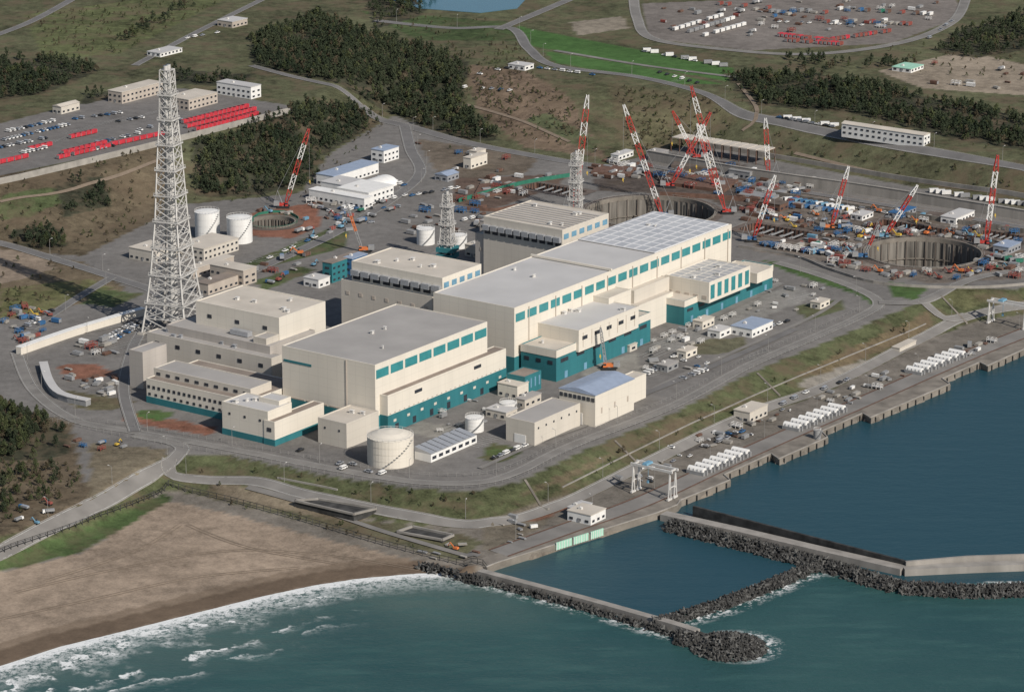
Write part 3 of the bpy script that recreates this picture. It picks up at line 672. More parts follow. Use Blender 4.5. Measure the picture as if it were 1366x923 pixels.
HS=[
 (163,139,124,217,144,'long beige hall on upper terrace',BEIGE,RTAN,0),(252,148,134,290,222,'beige workshop with pale roof on terrace',BEIGE,RTAN,0),
 (335,133,117,348,289,'white two storey office with strip windows',WHITE,RLIGHT,0),(82,153,143,106,70,'small beige gabled office on terrace',CREAM2,RTAN,1),
 (214,77,72,243,196,'long low white shed beside hillside road',WHITE,RLIGHT,0),(310,38,30,330,290,'small pale house among pines',BEIGE,RLIGHT,0),
 (445,250,236,505,422,'long prefab office with blue-grey roof',WHITE,RBLUE,0),(512,218,202,532,495,'prefab site office block two storeys',WHITE,RBLUE,0),
 (492,274,258,525,450,'white prefab building with window rows',WHITE,WHITE,0),(470,263,250,495,428,'white prefab hut row',WHITE,RLIGHT,0),(486,279,266,497,412,'long white low site office',WHITE,WHITE,0),
 (628,226,212,650,618,'small cream house with flat roof',CREAM,RTAN,0),(636,212,203,648,626,'small cream penthouse block',CREAM,RTAN,0),
 (597,243,235,612,580,'grey-blue shed beside junction',SILV,RBLUE,1),
 (208,352,337,236,172,'low grey plant room by tanks',CREAM2,RTAN,0),(272,349,333,318,236,'pale plant building by white tanks',CREAM2,RTAN,0),
 (258,372,360,312,246,'beige pump house with flat roof',BEIGE,RTAN,0),(325,382,362,342,280,'brown-beige annex near lattice stack',BEIGE,RTAN,0),
 (278,394,380,318,262,'beige equipment room',BEIGE,RBROWN,0),
 (443,378,352,485,430,'teal clad equipment building',TEAL,RBROWN,0),(470,372,346,490,458,'dark blue plant room',BLUE,RBLUE,0),(425,385,374,440,405,'white small tank house',WHITE,RLIGHT,0),
 (1128,178,172,1135,1122,'small white gatehouse',WHITE,RLIGHT,0),
 (1232,196,181,1241,1123,'long white warehouse with cream roof',WHITE,RTAN,1),
 (1003,451,440,1031,975,'low white building with blue-grey roof',WHITE,RBLUE,0),(1094,413,405,1107,1081,'small cream hut on lawn',CREAM,RTAN,0),
 (937,440,430,953,924,'small cream pump hut',CREAM,RTAN,0),(915,479,470,930,903,'small cream cubicle building',CREAM,RTAN,0),
 (897,388,378,915,880,'small teal valve house',TEAL,RTAN,0),(960,452,443,975,944,'small white electrical kiosk',WHITE,RLIGHT,0),
 (1000,565,551,1024,979,'cream quayside building with flat roof',CREAM2,RTAN,0),(788,701,688,808,757,'small white quay office two blocks',WHITE,RTAN,0),(772,690,680,790,757,'white annex with flat roof',WHITE,RLIGHT,0),
 (690,533,516,705,664,'cream block by turbine hall',CREAM,RTAN,0),(700,545,534,722,688,'grey low shed',CREAM2,RGREY,0),(675,561,551,690,648,'low beige cabin',CREAM2,RLIGHT,0),
 (1200,470,465,1222,1190,'low pale equipment shelter on quay',CREAM2,RTAN,0),
 (1215,98,93,1232,1190,'small green-roofed site hut',WHITE,LGREEN,0),(700,95,89,712,678,'small white hillside house',WHITE,RLIGHT,0),
 (840,470,462,850,828,'low pale pump shelter',CREAM2,RTAN,0),(890,497,489,905,876,'grey transformer kiosk',GREY,RGREY,0),
 (880,215,205,892,862,'small grey site hut',GREY,RGREY,0),(825,215,208,845,815,'white site cabin',WHITE,RLIGHT,0),
 (1275,300,292,1300,1255,'white site office in yard',WHITE,RLIGHT,0),(1345,340,331,1362,1325,'blue-grey site shed in yard',SILV,RBLUE,0),(1150,295,289,1165,1135,'white site cabin in yard',WHITE,RLIGHT,0),
 (640,345,330,655,620,'cream plant annex behind reactor',CREAM2,RTAN,0),(672,318,300,690,640,'grey-beige plant annex',PINKG,RGREY,0),
 (1040,283,274,1052,1012,'rust-brown steel site shed',RUST,DIRTB,0),(1200,292,286,1222,1185,'blue-roofed site workshop',SILV,BLUE,0),(1000,240,231,1012,972,'grey formwork shed',GREY,GREY,0)]
for (u,vb,vt,uR,uL,lab,wl,rf,gb) in HS: house(u,vb,vt,uR,uL,lab,wl,rf,bool(gb))
x,y,z=T(492,252); mb=MB(); n=14
for k in range(n):
    a0=math.pi*k/n; a1=math.pi*(k+1)/n; o=len(mb.v); R=9
    mb.v+=[(0,R*math.cos(a0),R*.6*math.sin(a0)),(0,R*math.cos(a1),R*.6*math.sin(a1)),(20,R*math.cos(a1),R*.6*math.sin(a1)),(20,R*math.cos(a0),R*.6*math.sin(a0))]
    mb.f.append([o,o+1,o+2,o+3]); mb.m.append(0); o=len(mb.v)
    mb.v+=[(0,0,0),(0,R*math.cos(a0),R*.6*math.sin(a0)),(0,R*math.cos(a1),R*.6*math.sin(a1))]; mb.f.append([o,o+1,o+2]); mb.m.append(0)
ob('tent_hall',mb.build('tent_hall',[WHITE]),loc=(x,y,z),rot=AN,label='white arched fabric tent hall among site offices',cat='tent')
b=Bld('canopy','long canopy with pale panelled roof on steel frame','canopy',1020,207,10,zb=T(1020,215)[2]); zz=b.root.location[2]
p=P(1020,202,zz+10); b.p=p; b.root.location=(p[0],p[1],zz)
Lx=slen(p,zz+10,A,1034); Ly=slen(p,zz+10,B,895); mb=MB()
for k in range(11): mb.box(0,Ly*k/11,9.5,Lx,Ly*(k+.85)/11,10.1)
ob('roof_panels',mb.build('roof_panels',[RTAN]),parent=b.root)
mb=MB()
for k in range(12):
    for xx in (.3,Lx-.3): mb.strut((xx,Ly*k/11*.999,-3),(xx,Ly*k/11*.999,9.6),.25)
    mb.strut((0,Ly*k/11,9.3),(Lx,Ly*k/11,9.3),.2)
ob('steel_frame',mb.build('steel_frame',[RUST]),parent=b.root)
# ------------------------------------------------------------ tanks
def tank(u,v,rpx,vtop,label,m_=WHITE,dome=.12):
    x,y,z=T(u,v); sl=math.hypot(y,H-z); r=rpx*sl/F; h=ztop((x,y-r),vtop)-z
    root=ob('storage_tank',None,loc=(x,y,z),label=label,cat='tank')
    mb=MB(); mb.cyl(0,0,r,r,-.3,h,40,cap=False)
    for k in range(1,4): mb.cyl(0,0,r+.12,r+.12,h*k/4,h*k/4+.25,40,cap=False)
    ob('shell',mb.build('shell',[m_]),parent=root)
    mb=MB(); mb.cyl(0,0,r+.15,r*.55,h,h+r*dome*.7,40,cap=False); mb.cyl(0,0,r*.55,.6,h+r*dome*.7,h+r*dome,40)
    ob('tank_roof',mb.build('tank_roof',[m_]),parent=root)
    mb=MB()
    for k in range(24):
        a0=2*math.pi*k/24; a1=2*math.pi*(k+1)/24
        mb.strut((r*math.cos(a0),r*math.sin(a0),h),(r*math.cos(a0),r*math.sin(a0),h+1.1),.06); mb.strut((r*math.cos(a0),r*math.sin(a0),h+1.1),(r*math.cos(a1),r*math.sin(a1),h+1.1),.06)
    ob('handrail',mb.build('handrail',[WHITET]),parent=root)
    mb=MB()
    for k in range(14):
        a0=-1.9+k*.11; ca,sa=math.cos(a0),math.sin(a0); mb.box((r+.5)*ca-.5,(r+.5)*sa-.4,h*k/14,(r+.5)*ca+.5,(r+.5)*sa+.4,h*k/14+.15)
    ob('stair',mb.build('stair',[GREY]),parent=root)
    FOOT.append((x-r*A[0]-r*B[0],y-r*A[1]-r*B[1],2*r,2*r))
tank(521,616,31,590,'large cream tank with shallow domed roof',CREAM,.25)
tank(633,574,12.5,560,'small white cylindrical tank'); tank(678,549,11.5,540,'small white cylindrical tank')
tank(277,316,16.5,286,'tall white cylindrical tank by road'); tank(320,322,17,294,'tall white cylindrical tank by road')
tank(568,325,12,308,'white tank behind reactor block'); tank(612,330,11,316,'white tank behind reactor block')
tank(1090,585,5,575,'small grey quay tank',GREY)
x,y,z=T(575,617); ly=slen((x,y),z+4,B,553); lx=slen((x,y),z+4,A,636); root=ob('louvred_building',None,loc=(x,y,z),rot=AN,label='low white building with sloping grey louvred roof',cat='building')
mb=MB(); mb.box(0,0,-.2,lx,ly,4); ob('wall',mb.build('wall',[WHITE]),parent=root); FOOT.append((x,y,lx,ly))
mb=MB()
for k in range(8):
    a=lx*k/8; mb.hexa([(a,0,4.003),(a+lx/8*.8,0,4.003),(a+lx/8*.8,ly,4.003),(a,ly,4.003),(a,0,4.6),(a+lx/8*.8,0,4.6),(a+lx/8*.8,ly,6.4),(a,ly,6.4)])
ob('roof',mb.build('roof',[SILV]),parent=root); mb=MB()
for k in range(7): mb.box(lx*(k+.2)/7,-.1,1.2,lx*(k+.8)/7,-.003,2.8)
ob('window',mb.build('window',[DARK]),parent=root)
# ------------------------------------------------------------ lattice towers
def ltower(u,v,vtop,s0,prof,n,label,stack=1.8,r=.42,base=None,per=3):
    x,y,z=T(u,v); Ht=ztop((x,y),vtop)-z; root=ob('lattice_tower',None,loc=(x,y,z),rot=AN+.25,label=label,cat='tower')
    def sz(t): return s0*.5*float(np.interp(t,[p[0] for p in prof],[p[1] for p in prof]))
    fr=[MB() for _ in range(4)]; br=MB(); pl=MB(); C=((-1,-1),(1,-1),(1,1),(-1,1))
    ts=[(i/n)**.92 for i in range(n+1)]
    for i in range(n):
        a,b2=ts[i],ts[i+1]; sa,sb=sz(a),sz(b2); za,zb=a*Ht,b2*Ht
        for k in range(4):
            c=C[k]; d=C[(k+1)%4]
            fr[k].strut((c[0]*sa,c[1]*sa,za),(c[0]*sb,c[1]*sb,zb),r*1.5*(1-.5*a))
            br.strut((c[0]*sa,c[1]*sa,za),(d[0]*sb,d[1]*sb,zb),r*(.8-.35*a)); br.strut((d[0]*sa,d[1]*sa,za),(c[0]*sb,c[1]*sb,zb),r*(.8-.35*a))
            br.strut((c[0]*sb,c[1]*sb,zb),(d[0]*sb,d[1]*sb,zb),r*.7)
            m0=((c[0]+d[0])/2*sb,(c[1]+d[1])/2*sb,zb); e_=C[(k+2)%4]; br.strut(m0,((d[0]+e_[0])/2*sb,(d[1]+e_[1])/2*sb,zb),r*.5)
            zm=(za+zb)/2; sm=(sa+sb)/2; br.strut((c[0]*sm,c[1]*sm,zm),((c[0]+d[0])/2*sa,(c[1]+d[1])/2*sa,za),r*.4); br.strut((d[0]*sm,d[1]*sm,zm),((c[0]+d[0])/2*sa,(c[1]+d[1])/2*sa,za),r*.4)
        if i%per==per-1 and i<n-1:
            e=sb+.9
            for k in range(4):
                c=C[k]; d=C[(k+1)%4]; pl.strut((c[0]*e,c[1]*e,zb),(d[0]*e,d[1]*e,zb),.3); pl.strut((c[0]*e,c[1]*e,zb+1.3),(d[0]*e,d[1]*e,zb+1.3),.09)
                for t in (0,.25,.5,.75):
                    q=(c[0]+(d[0]-c[0])*t,c[1]+(d[1]-c[1])*t); pl.strut((q[0]*e,q[1]*e,zb),(q[0]*e,q[1]*e,zb+1.3),.07)
    for k in range(4): ob('leg',fr[k].build('leg',[TOWERM]),parent=root)
    ob('cross_bracing',br.build('cross_bracing',[TOWERM]),parent=root); ob('service_platform',pl.build('service_platform',[TOWERM]),parent=root)
    st=MB()
    if stack>1.4:
        st.cyl(-stack*1.1,0,stack,stack*.8,0,Ht+2.5,18,mi=0,mc=1); st.cyl(stack*1.1,0,stack,stack*.8,0,Ht+2.5,18,mi=0,mc=1)
    else: st.cyl(0,0,stack,stack*.9,0,Ht+2.0,14,mi=0,mc=1)
    ob('exhaust_stack',st.build('exhaust_stack',[TOWERM,DARK]),parent=root)
    for c in C:
        mb=MB(); mb.box(c[0]*sz(0)-2,c[1]*sz(0)-2,-.5,c[0]*sz(0)+2,c[1]*sz(0)+2,1.4,t=.3); ob('footing',mb.build('footing',[CONCW]),parent=root)
    if base:
        mb=MB()
        for k in range(3): mb.box(-s0*.62,-s0*.62,k*4,s0*.62,s0*.62,k*4+2.6)
        ob('base_block',mb.build('base_block',[base]),parent=root)
    FOOT.append((x-s0*.6*(A[0]+B[0]),y-s0*.6*(A[1]+B[1]),1.2*s0,1.2*s0))
ltower(233,441,93,27,[(0,1),(.10,.84),(.22,.68),(.42,.50),(.69,.36),(.82,.27),(1,.22)],20,'tall pale lattice tower carrying twin exhaust stacks',1.55,.31,None,2)
ltower(597,352,259,8.5,[(0,1),(1,.5)],11,'white lattice stack tower with teal base',1.0,.18,TEAL)
ltower(768,292,205,7,[(0,1),(1,.7)],11,'white lattice stack tower behind pale block',.9,.17)
# ------------------------------------------------------------ cranes
def crane(u,v,ut,vt,label,body=RED,w=2.2,colors=(RED,WHITE),mast=True):
    x,y,z=T(u,v); r=ray(ut,vt); t=y/r[1]; tx=r[0]*t-x; tz=H+r[2]*t-z
    root=ob('crawler_crane',None,loc=(x,y,z),label=label,cat='crane',group='construction cranes')
    sg=1 if tx>=0 else -1
    for s_ in (-1,1):
        mb=MB(); mb.box(-4,s_*2.6-.6,0.1,4,s_*2.6+.6,1.3,t=.5,t2=0)
        for k in range(9): mb.box(-3.9+k*.9,s_*2.6-.7,0,-3.5+k*.9,s_*2.6+.7,.2)
        ob('track',mb.build('track',[BLACK]),parent=root)
    mb=MB(); mb.box(-4.2*sg-1.8,-1.6,1.5,-4.2*sg+1.8,1.6,4.2,1,t=.1); mb.box(-3,-1.5,1.4,3,1.5,3.0,0,t=.1); mb.cyl(0,0,1.6,1.6,1.0,1.5,14,1)
    ob('machinery_house',mb.build('machinery_house',[body,GREY]),parent=root)
    mb=MB(); mb.box(2.2*sg-.9,-2.9,1.6,2.2*sg+.9,-1.55,3.9,0,t=.15); mb.box(2.2*sg-.8,-2.98,2.7,2.2*sg+.8,-2.85,3.6,1); ob('cab',mb.build('cab',[body,DARK]),parent=root)
    p=Vector((1.5*sg,0,2.2)); q=Vector((tx,0,tz)); d=(q-p); L=d.length; d.normalize(); up=Vector((0,1,0)); sd_=d.cross(up)
    n=max(8,int(L/w*.8)); mb=MB(); bands=max(3,int(L/9))
    def cr(t,k):
        ww=w*.5*min(1,.35+t*5,.4+(1-t)*4); s1,s2=((-1,-1),(1,-1),(1,1),(-1,1))[k%4]; return p+d*(L*t)+up*ww*s1+sd_*ww*s2
    for i in range(n):
        a,b2=i/n,(i+1)/n; mi=int(a*bands)%2
        for k in range(4):
            mb.strut(cr(a,k),cr(b2,k),.2,mi); mb.strut(cr(a,k) if i%2 else cr(a,k+1),cr(b2,k+1) if i%2 else cr(b2,k),.13,mi)
    ob('boom',mb.build('boom',list(colors)),parent=root)
    mb=MB(); mt=Vector((-3.5*sg,0,11))
    if mast:
        mb.strut((-.5*sg,.9,2.5),mt,.14); mb.strut((-.5*sg,-.9,2.5),mt,.14); mb.strut(mt,q,.07); mb.strut(mt,(-5.5*sg,0,4),.1)
    mb.strut(q,(tx,0,max(6,tz*.35)),.06); ob('rigging',mb.build('rigging',[GREY]),parent=root)
    mb=MB(); hz=max(6,tz*.35); mb.box(tx-.5,-.4,hz-1.6,tx+.5,.4,hz,t=.15); mb.strut((tx,0,hz-1.6),(tx+.3,0,hz-2.6),.15); ob('hook_block',mb.build('hook_block',[YELL]),parent=root)
    FOOT.append((x-4*(A[0]+B[0]),y-4*(A[1]+B[1]),8,8))
RWL='red and white lattice boom crawler crane'
for a in [(378,277,412,172,RWL+' by small pit',RED,2.6),(763,283,784,127,RWL+' beside lattice stack tower',RED,3.4),(886,290,832,140,RWL+' at rim of huge pit',BLUE,2.8),
 (970,285,922,115,RWL+' with steep tall boom',RED,2.8),(893,250,948,150,RWL+' on red-brown platform',RED,2.4),(930,212,897,148,RWL+' behind others',RED,2.0),
 (1028,238,1021,158,RWL+' by canopy',RED,2.6),(1002,322,1034,234,RWL+' near turbine hall end',BLUE,2.4),(1106,306,1132,222,'orange bodied crane with red boom',ORNG,2.2),
 (1178,318,1224,247,RWL+' beside round pit',LBLUE,2.0),(1312,327,1331,207,RWL+' at pit edge',RED,2.6),(955,250,930,165,RWL+' leaning over excavation',RED,2.0)]:
    crane(*a)
crane(812,492,801,437,'grey telescopic boom mobile crane with orange body',ORNG,1.2,(GREY,GREY),False)
crane(486,336,461,268,'orange and grey boom crane by road',ORNG,1.1,(GREY,ORNG),False)
crane(1150,345,1172,300,'small blue crawler crane beside pit',BLUE,1.3,(GREY,RED),False)
# ------------------------------------------------------------ vehicles, containers
def car_mesh(m_):
    mb=MB(); mb.box(-2.2,-.87,.3,2.2,.87,.95,0,t=.12,t2=.05); mb.box(-1.5,-.8,.95,1.2,.8,1.45,1,t=.4,t2=.12); mb.box(-1.0,-.62,1.451,.75,.62,1.5,0)
    for x in (-1.35,1.35):
        for y in (-.9,.68): mb.hcyl((x,y,.33),.33,.22,8,2)
    return mb.build('parked_car',[m_,DARK,BLACK])
def van_mesh(m_):
    mb=MB(); mb.box(-2.3,-.9,.35,2.3,.9,1.1,0); mb.box(-2.3,-.88,1.1,1.9,.88,1.55,1,t=.05,t2=.05); mb.box(-2.25,-.84,1.551,1.6,.84,1.95,0,t=.1)
    for x in (-1.4,1.5):
        for y in (-.92,.7): mb.hcyl((x,y,.35),.35,.22,8,2)
    return mb.build('parked_van',[m_,DARK,BLACK])
def truck_mesh(cab,bed):
    mb=MB(); mb.box(2,-1.15,.6,3.8,1.15,2.5,0,t=.1); mb.box(3.0,-1.05,1.5,3.84,1.05,2.2,2); mb.box(-3.8,-1.2,1.0,1.85,1.2,1.3,3); mb.box(-3.75,-1.2,1.3,1.75,1.2,2.6,1,t=.03)
    for x in (-2.8,-1.7,2.8):
        for y in (-1.2,.9): mb.hcyl((x,y,.5),.5,.3,8,3)
    return mb.build('truck',[cab,bed,DARK,BLACK])
def cont_mesh(m_,L=6.0,name='shipping_container'):
    mb=MB(); mb.box(0,0,.15,L,2.4,2.5,0)
    for k in range(int(L/.75)):
        mb.box(k*.75+.1,-.08,.3,k*.75+.45,-.002,2.4,0); mb.box(k*.75+.1,2.402,.3,k*.75+.45,2.48,2.4,0)
    for x in (-.05,L-.1):
        for y in (-.05,2.3): mb.box(x,y,0,x+.15,y+.15,2.6,1)
    mb.box(-.06,.2,.3,-.003,1.15,2.35,1); mb.box(-.06,1.25,.3,-.003,2.2,2.35,1)
    return mb.build(name,[m_,GREY])
def exc_mesh(m_):
    mb=MB(); mb.box(-1.8,-1.4,0,1.8,-.8,.8,1,t=.3,t2=0); mb.box(-1.8,.8,0,1.8,1.4,.8,1,t=.3,t2=0); mb.box(-2,-1.2,.9,1.4,1.2,2.2,0,t=.15); mb.box(.3,-1.15,2.2,1.5,-.1,3.1,2,t=.12)
    mb.strut((1.2,.3,1.6),(4.2,.3,4.4),.28,0); mb.strut((4.2,.3,4.4),(5.8,.3,2.0),.22,0); mb.box(5.3,-.2,.9,6.3,.8,2.0,1,t=.2)
    return mb.build('excavator',[m_,BLACK,DARK])
def pile_mesh(m_,k=0):
    mb=MB()
    for i in range(5):
        for j in range(3-(i>3)):
            mb.strut((0,.7*i,.35+.6*j),(6,.7*i+.05*j,.35+.6*j),.3,0)
    mb.box(.5,-.4,0,.8,3.4,.2,1); mb.box(5,-.4,0,5.3,3.4,.2,1)
    return mb.build('pipe_stack',[m_,BARK])
def frame_mesh(m_):
    mb=MB()
    for x in (0,3,6):
        for y in (0,3): mb.strut((x,y,0),(x,y,3),.13)
    for z in (1.5,3):
        for y in (0,3): mb.strut((0,y,z),(6,y,z),.12)
        for x in (0,3,6): mb.strut((x,0,z),(x,3,z),.12)
    mb.strut((0,0,0),(3,0,3),.08); mb.strut((3,0,3),(6,0,0),.08); mb.box(.2,.2,1.5,5.8,2.8,1.62)
    return mb.build('scaffold_frame',[m_])
def plate_mesh(m_):
    mb=MB()
    for k in range(4): mb.box(.1*k,.15*k,.1+k*.28,5+.1*k,2.2+.1*k,.1+k*.28+.2,0)
    for x in (.8,4): mb.box(x,-.1,0,x+.3,2.4,.098,1)
    return mb.build('plate_stack',[m_,BARK])
CARS=[(car_mesh(WHITE),'white parked car','parked_car'),(car_mesh(SILV),'silver parked car','parked_car'),(car_mesh(BLACK),'black parked car','parked_car'),(van_mesh(WHITE),'white parked van','parked_van'),(car_mesh(BLUE),'blue parked car','parked_car'),(van_mesh(SILV),'silver parked van','parked_van'),(car_mesh(WHITE),'white parked car','parked_car')]
CONT=[(cont_mesh(m_),l+' storage container','shipping_container') for m_,l in ((WHITE,'white ribbed'),(BLUE,'blue ribbed'),(GREEN,'green ribbed'),(LBLUE,'light blue ribbed'),(GREY,'grey ribbed'),(RUST,'rusty brown ribbed'))]
REDC=(cont_mesh(REDW),'bright red storage container','shipping_container')
REDF=(cont_mesh(REDD),'faded red storage container','shipping_container')
TRK=[(truck_mesh(WHITE,GREY),'white cab flatbed truck','truck'),(truck_mesh(BLUE,SILV),'blue cab tipper truck','truck'),(truck_mesh(WHITE,GREEN),'white cab green box truck','truck'),(truck_mesh(REDD,GREY),'red cab tipper truck','truck')]
EXC=[(exc_mesh(YELL),'yellow tracked excavator with folded arm','excavator'),(exc_mesh(ORNG),'orange tracked excavator','excavator'),(exc_mesh(LBLUE),'light blue tracked excavator','excavator'),(exc_mesh(REDD),'red tracked drilling machine','excavator')]
PIL=[(pile_mesh(CONCW),'stack of pale pipes on timbers','pipe_stack'),(pile_mesh(RUST),'stack of rusty steel pipes','pipe_stack'),(frame_mesh(BLUE),'blue scaffold frame','scaffold_frame'),(frame_mesh(WHITET),'pale steel scaffold frame','scaffold_frame'),(frame_mesh(REDD),'red steel scaffold frame','scaffold_frame'),(pile_mesh(GREY),'stack of grey pipes','pipe_stack'),(plate_mesh(RUST),'stack of rusty steel plates','plate_stack'),(plate_mesh(GREY),'stack of grey steel plates','plate_stack'),(plate_mesh(CONCW),'stack of pale concrete slabs','plate_stack')]
CATN={'parked_car':'car','parked_van':'van','shipping_container':'container','truck':'truck','excavator':'excavator','pipe_stack':'pipes','scaffold_frame':'scaffold','plate_stack':'building material'}
def put(kind,x,y,rot,where,group,sc_=None):
    me_,l,n_=kind
    ob(n_,me_,loc=(x,y,hgt(x,y)+.30),rot=rot,label=l+' '+where,cat=CATN[n_],group=group,scale=sc_)
def row(u0,v0,u1,v1,n,kinds,ang,where,group,p=.85,sc_=None,jit=.04):
    a=T(u0,v0); b2=T(u1,v1)
    for i in range(n):
        if random.random()>p: continue
        t=i/max(1,n-1); x=a[0]+(b2[0]-a[0])*t; y=a[1]+(b2[1]-a[1])*t
        if blocked(x,y,.5): continue
        put(random.choice(kinds),x,y,ang+random.uniform(-jit,jit),where,group,sc_)
PL='in parking lot'; G1='parked cars'
for r_ in [(5,188,90,168,18),(0,198,60,186,13),(20,208,70,196,10),(5,178,70,163,12),(130,192,190,178,10),(110,204,150,196,8),(150,165,235,150,12),(100,160,160,152,8),(180,176,240,162,10)]:
    row(*r_,CARS,AN+1.57,'on upper terrace lot',G1,.8)
for r_ in [(250,172,335,150,16),(262,176,338,156,15),(245,166,325,146,15)]: row(*r_,[REDC],AN,'in tight row on terrace','red containers',1)
for r_ in [(72,215,140,199,11),(85,207,135,195,8),(150,196,215,182,8),(40,202,62,197,4),(0,220,30,213,4),(95,186,122,180,5)]: row(*r_,[REDC],AN,'beside terrace wall','red containers',.9,jit=.01)
for r_ in [(460,283,540,262,12),(505,238,545,250,8),(862,500,885,488,6),(905,508,940,495,7),(640,100,700,90,6),(620,118,680,122,6),(1240,52,1270,30,5),(1040,158,1110,170,9),(880,98,930,112,6),(720,92,790,101,8),(250,52,290,45,5),(415,275,440,283,5),(550,262,610,252,8),(860,70,940,85,7),(150,455,192,432,12),(142,452,180,432,10),(30,440,75,412,8),(1045,540,1075,525,5),(1100,520,1130,508,4),(960,590,990,577,4),(690,600,720,588,4),(1120,275,1180,285,7),(700,245,750,236,7),(600,300,640,290,5),(360,345,420,318,7),(660,612,690,600,5),(1020,440,1050,430,4)]:
    row(*r_,CARS,AN+random.choice((0,1.57)),PL,G1,.85)
row(1040,50,1110,58,14,[REDF,REDC],AN,'in outer storage yard','red containers',.85); row(1050,57,1120,62,13,[REDF,REDC],AN,'in outer storage yard','red containers',.8); row(1110,56,1190,44,14,[REDF,REDC],AN,'in outer storage yard','red containers',.8)
row(900,42,960,24,9,[CONT[0]],AN,'in outer storage yard','stacked containers',.9); row(920,45,975,28,9,[CONT[0],CONT[4]],AN,'in outer storage yard','stacked containers',.9); row(940,50,990,36,8,[CONT[0]],AN,'in outer storage yard','stacked containers',.9)
row(960,8,1100,20,14,[REDF,CONT[4]],AN,'in outer storage yard','red containers',.6); row(1120,15,1240,22,14,CONT+[REDF],AN,'in outer storage yard','stacked containers',.7)
row(1000,14,1080,26,12,[CONT[4],PIL[0],PIL[6]],AN,'in outer storage yard','stacked materials',.7); row(1130,30,1220,36,12,[PIL[0],PIL[7],REDF],AN,'in outer storage yard','stacked materials',.7)
row(1030,30,1180,36,16,CARS,AN,'in outer storage yard',G1,.7)
row(848,68,960,90,12,[CONT[0],CONT[4]],0.1,'along hillside track','stacked containers',.7)
row(1240,258,1366,276,16,[CONT[0],CONT[4]],AN-.9,'below retaining wall','stacked containers',.8)
row(1045,160,1120,172,7,[CONT[0]],AN-.9,'beside road','stacked containers',.8)
def scatter(poly,n,kinds,where,group,seed,sc_=(.7,1.1),gap=3):
    r=random.Random(seed); W=[T(u,v)[:2] for u,v in poly]; xs=[p[0] for p in W]; ys=[p[1] for p in W]; c=0; k=0
    while c<n and k<n*30:
        k+=1; x=r.uniform(min(xs),max(xs)); y=r.uniform(min(ys),max(ys))
        if not pip(np.array([x]),np.array([y]),W)[0] or blocked(x,y,gap): continue
        FOOT.append((x-2*(A[0]+B[0]),y-2*(A[1]+B[1]),4,4)); put(r.choice(kinds),x,y,AN+r.choice((0,1.57,0,1.57,r.uniform(0,3))),where,group,r.uniform(*sc_)); c+=1
SITE=[CONT[0],CONT[4],CONT[4],CONT[1],CONT[3],CONT[5]]+TRK+EXC+PIL+PIL+[REDF]
NEUT=PIL+[CONT[4],CONT[0],CONT[5],TRK[0]]
SEA=[PIL[3],PIL[5],PIL[7],PIL[8],PIL[0],CONT[4],CONT[0]]
for r_,kd in [((1040,268,1130,282,14),[CONT[1],CONT[3],CONT[0]]),((1050,275,1120,286,10),[CONT[1],CONT[4]]),((1170,283,1240,293,11),[PIL[6],PIL[0],PIL[7]]),((1130,308,1170,314,6),[CONT[0],CONT[4]]),((1260,318,1300,326,6),[PIL[8],PIL[1]]),((1020,330,1080,340,8),[PIL[2],PIL[3]]),((1325,345,1355,352,5),[CONT[2],CONT[4]]),((1000,300,1050,310,8),[PIL[4],PIL[1],PIL[7]]),((1085,322,1100,340,4),TRK)]:
    row(*r_,kd,AN-.6,'in construction yard row','yard materials',.9,.9)
scatter([(985,255),(1150,278),(1366,312),(1366,330),(1320,320),(1150,320),(1080,345),(1000,325)],150,SITE+NEUT,'on construction yard','site equipment',1,(.55,1.1),1.5)
scatter([(1090,325),(1150,330),(1145,360),(1110,358)],34,SITE,'beside round pit','site equipment',2,(.6,1.1),1)
scatter([(1305,330),(1366,335),(1366,375),(1300,365)],28,SITE,'beside round pit','site equipment',3,(.6,1.1),1)
scatter([(1150,358),(1300,362),(1290,376),(1180,374)],24,EXC+[CONT[4]]+PIL,'at pit rim','site equipment',4,(.6,1),1)
scatter([(1130,308),(1330,312),(1320,325),(1150,322)],34,EXC+NEUT,'at pit rim','site equipment',44,(.6,1),1)
scatter([(960,225),(1100,245),(1080,262),(985,255)],50,NEUT,'below retaining wall','site equipment',5,(.6,1.1),1)
scatter([(800,215),(880,225),(860,240),(780,240)],30,NEUT,'on excavation platform','site equipment',6,(.6,1.1),1)
scatter([(900,215),(985,225),(960,262),(880,240)],65,PIL+[CONT[5]],'on excavation platform','site equipment',7,(.6,1.2),1)
scatter([(335,285),(420,262),(500,290),(480,310),(400,320)],24,SITE,'beside small pit','site equipment',8)
scatter([(440,255),(540,270),(500,300),(450,290)],12,TRK+CARS,'on site road','site equipment',9)
scatter([(540,280),(640,262),(660,300),(560,330)],28,NEUT,'behind reactor blocks','site equipment',10)
scatter([(85,490),(170,505),(150,535),(90,515)],20,SEA+[PIL[1]],'in material yard','site equipment',11,(.5,.9),1)
scatter([(0,415),(60,405),(90,440),(30,465),(0,450)],26,SITE,'in material yard','site equipment',12,(.6,1),1)
scatter([(100,460),(160,450),(165,480),(110,480)],12,NEUT,'in material yard','site equipment',13)
scatter([(90,590),(200,583),(170,598),(100,608)],7,SITE,'by junction','site equipment',14,(.6,.9))
scatter([(850,478),(935,455),(950,490),(860,500)],14,SEA+CARS,'on seaward yard','site equipment',15,(.5,.9),1.5)
scatter([(1080,535),(1180,498),(1230,490),(1130,550)],24,SEA+[TRK[0],PIL[6]],'on quay','site equipment',16,(.4,.9),1.5)
scatter([(880,600),(1000,560),(1080,535),(990,590)],22,SEA+[TRK[0],PIL[6]]+CARS,'on quay','site equipment',17,(.4,.9),1.5)
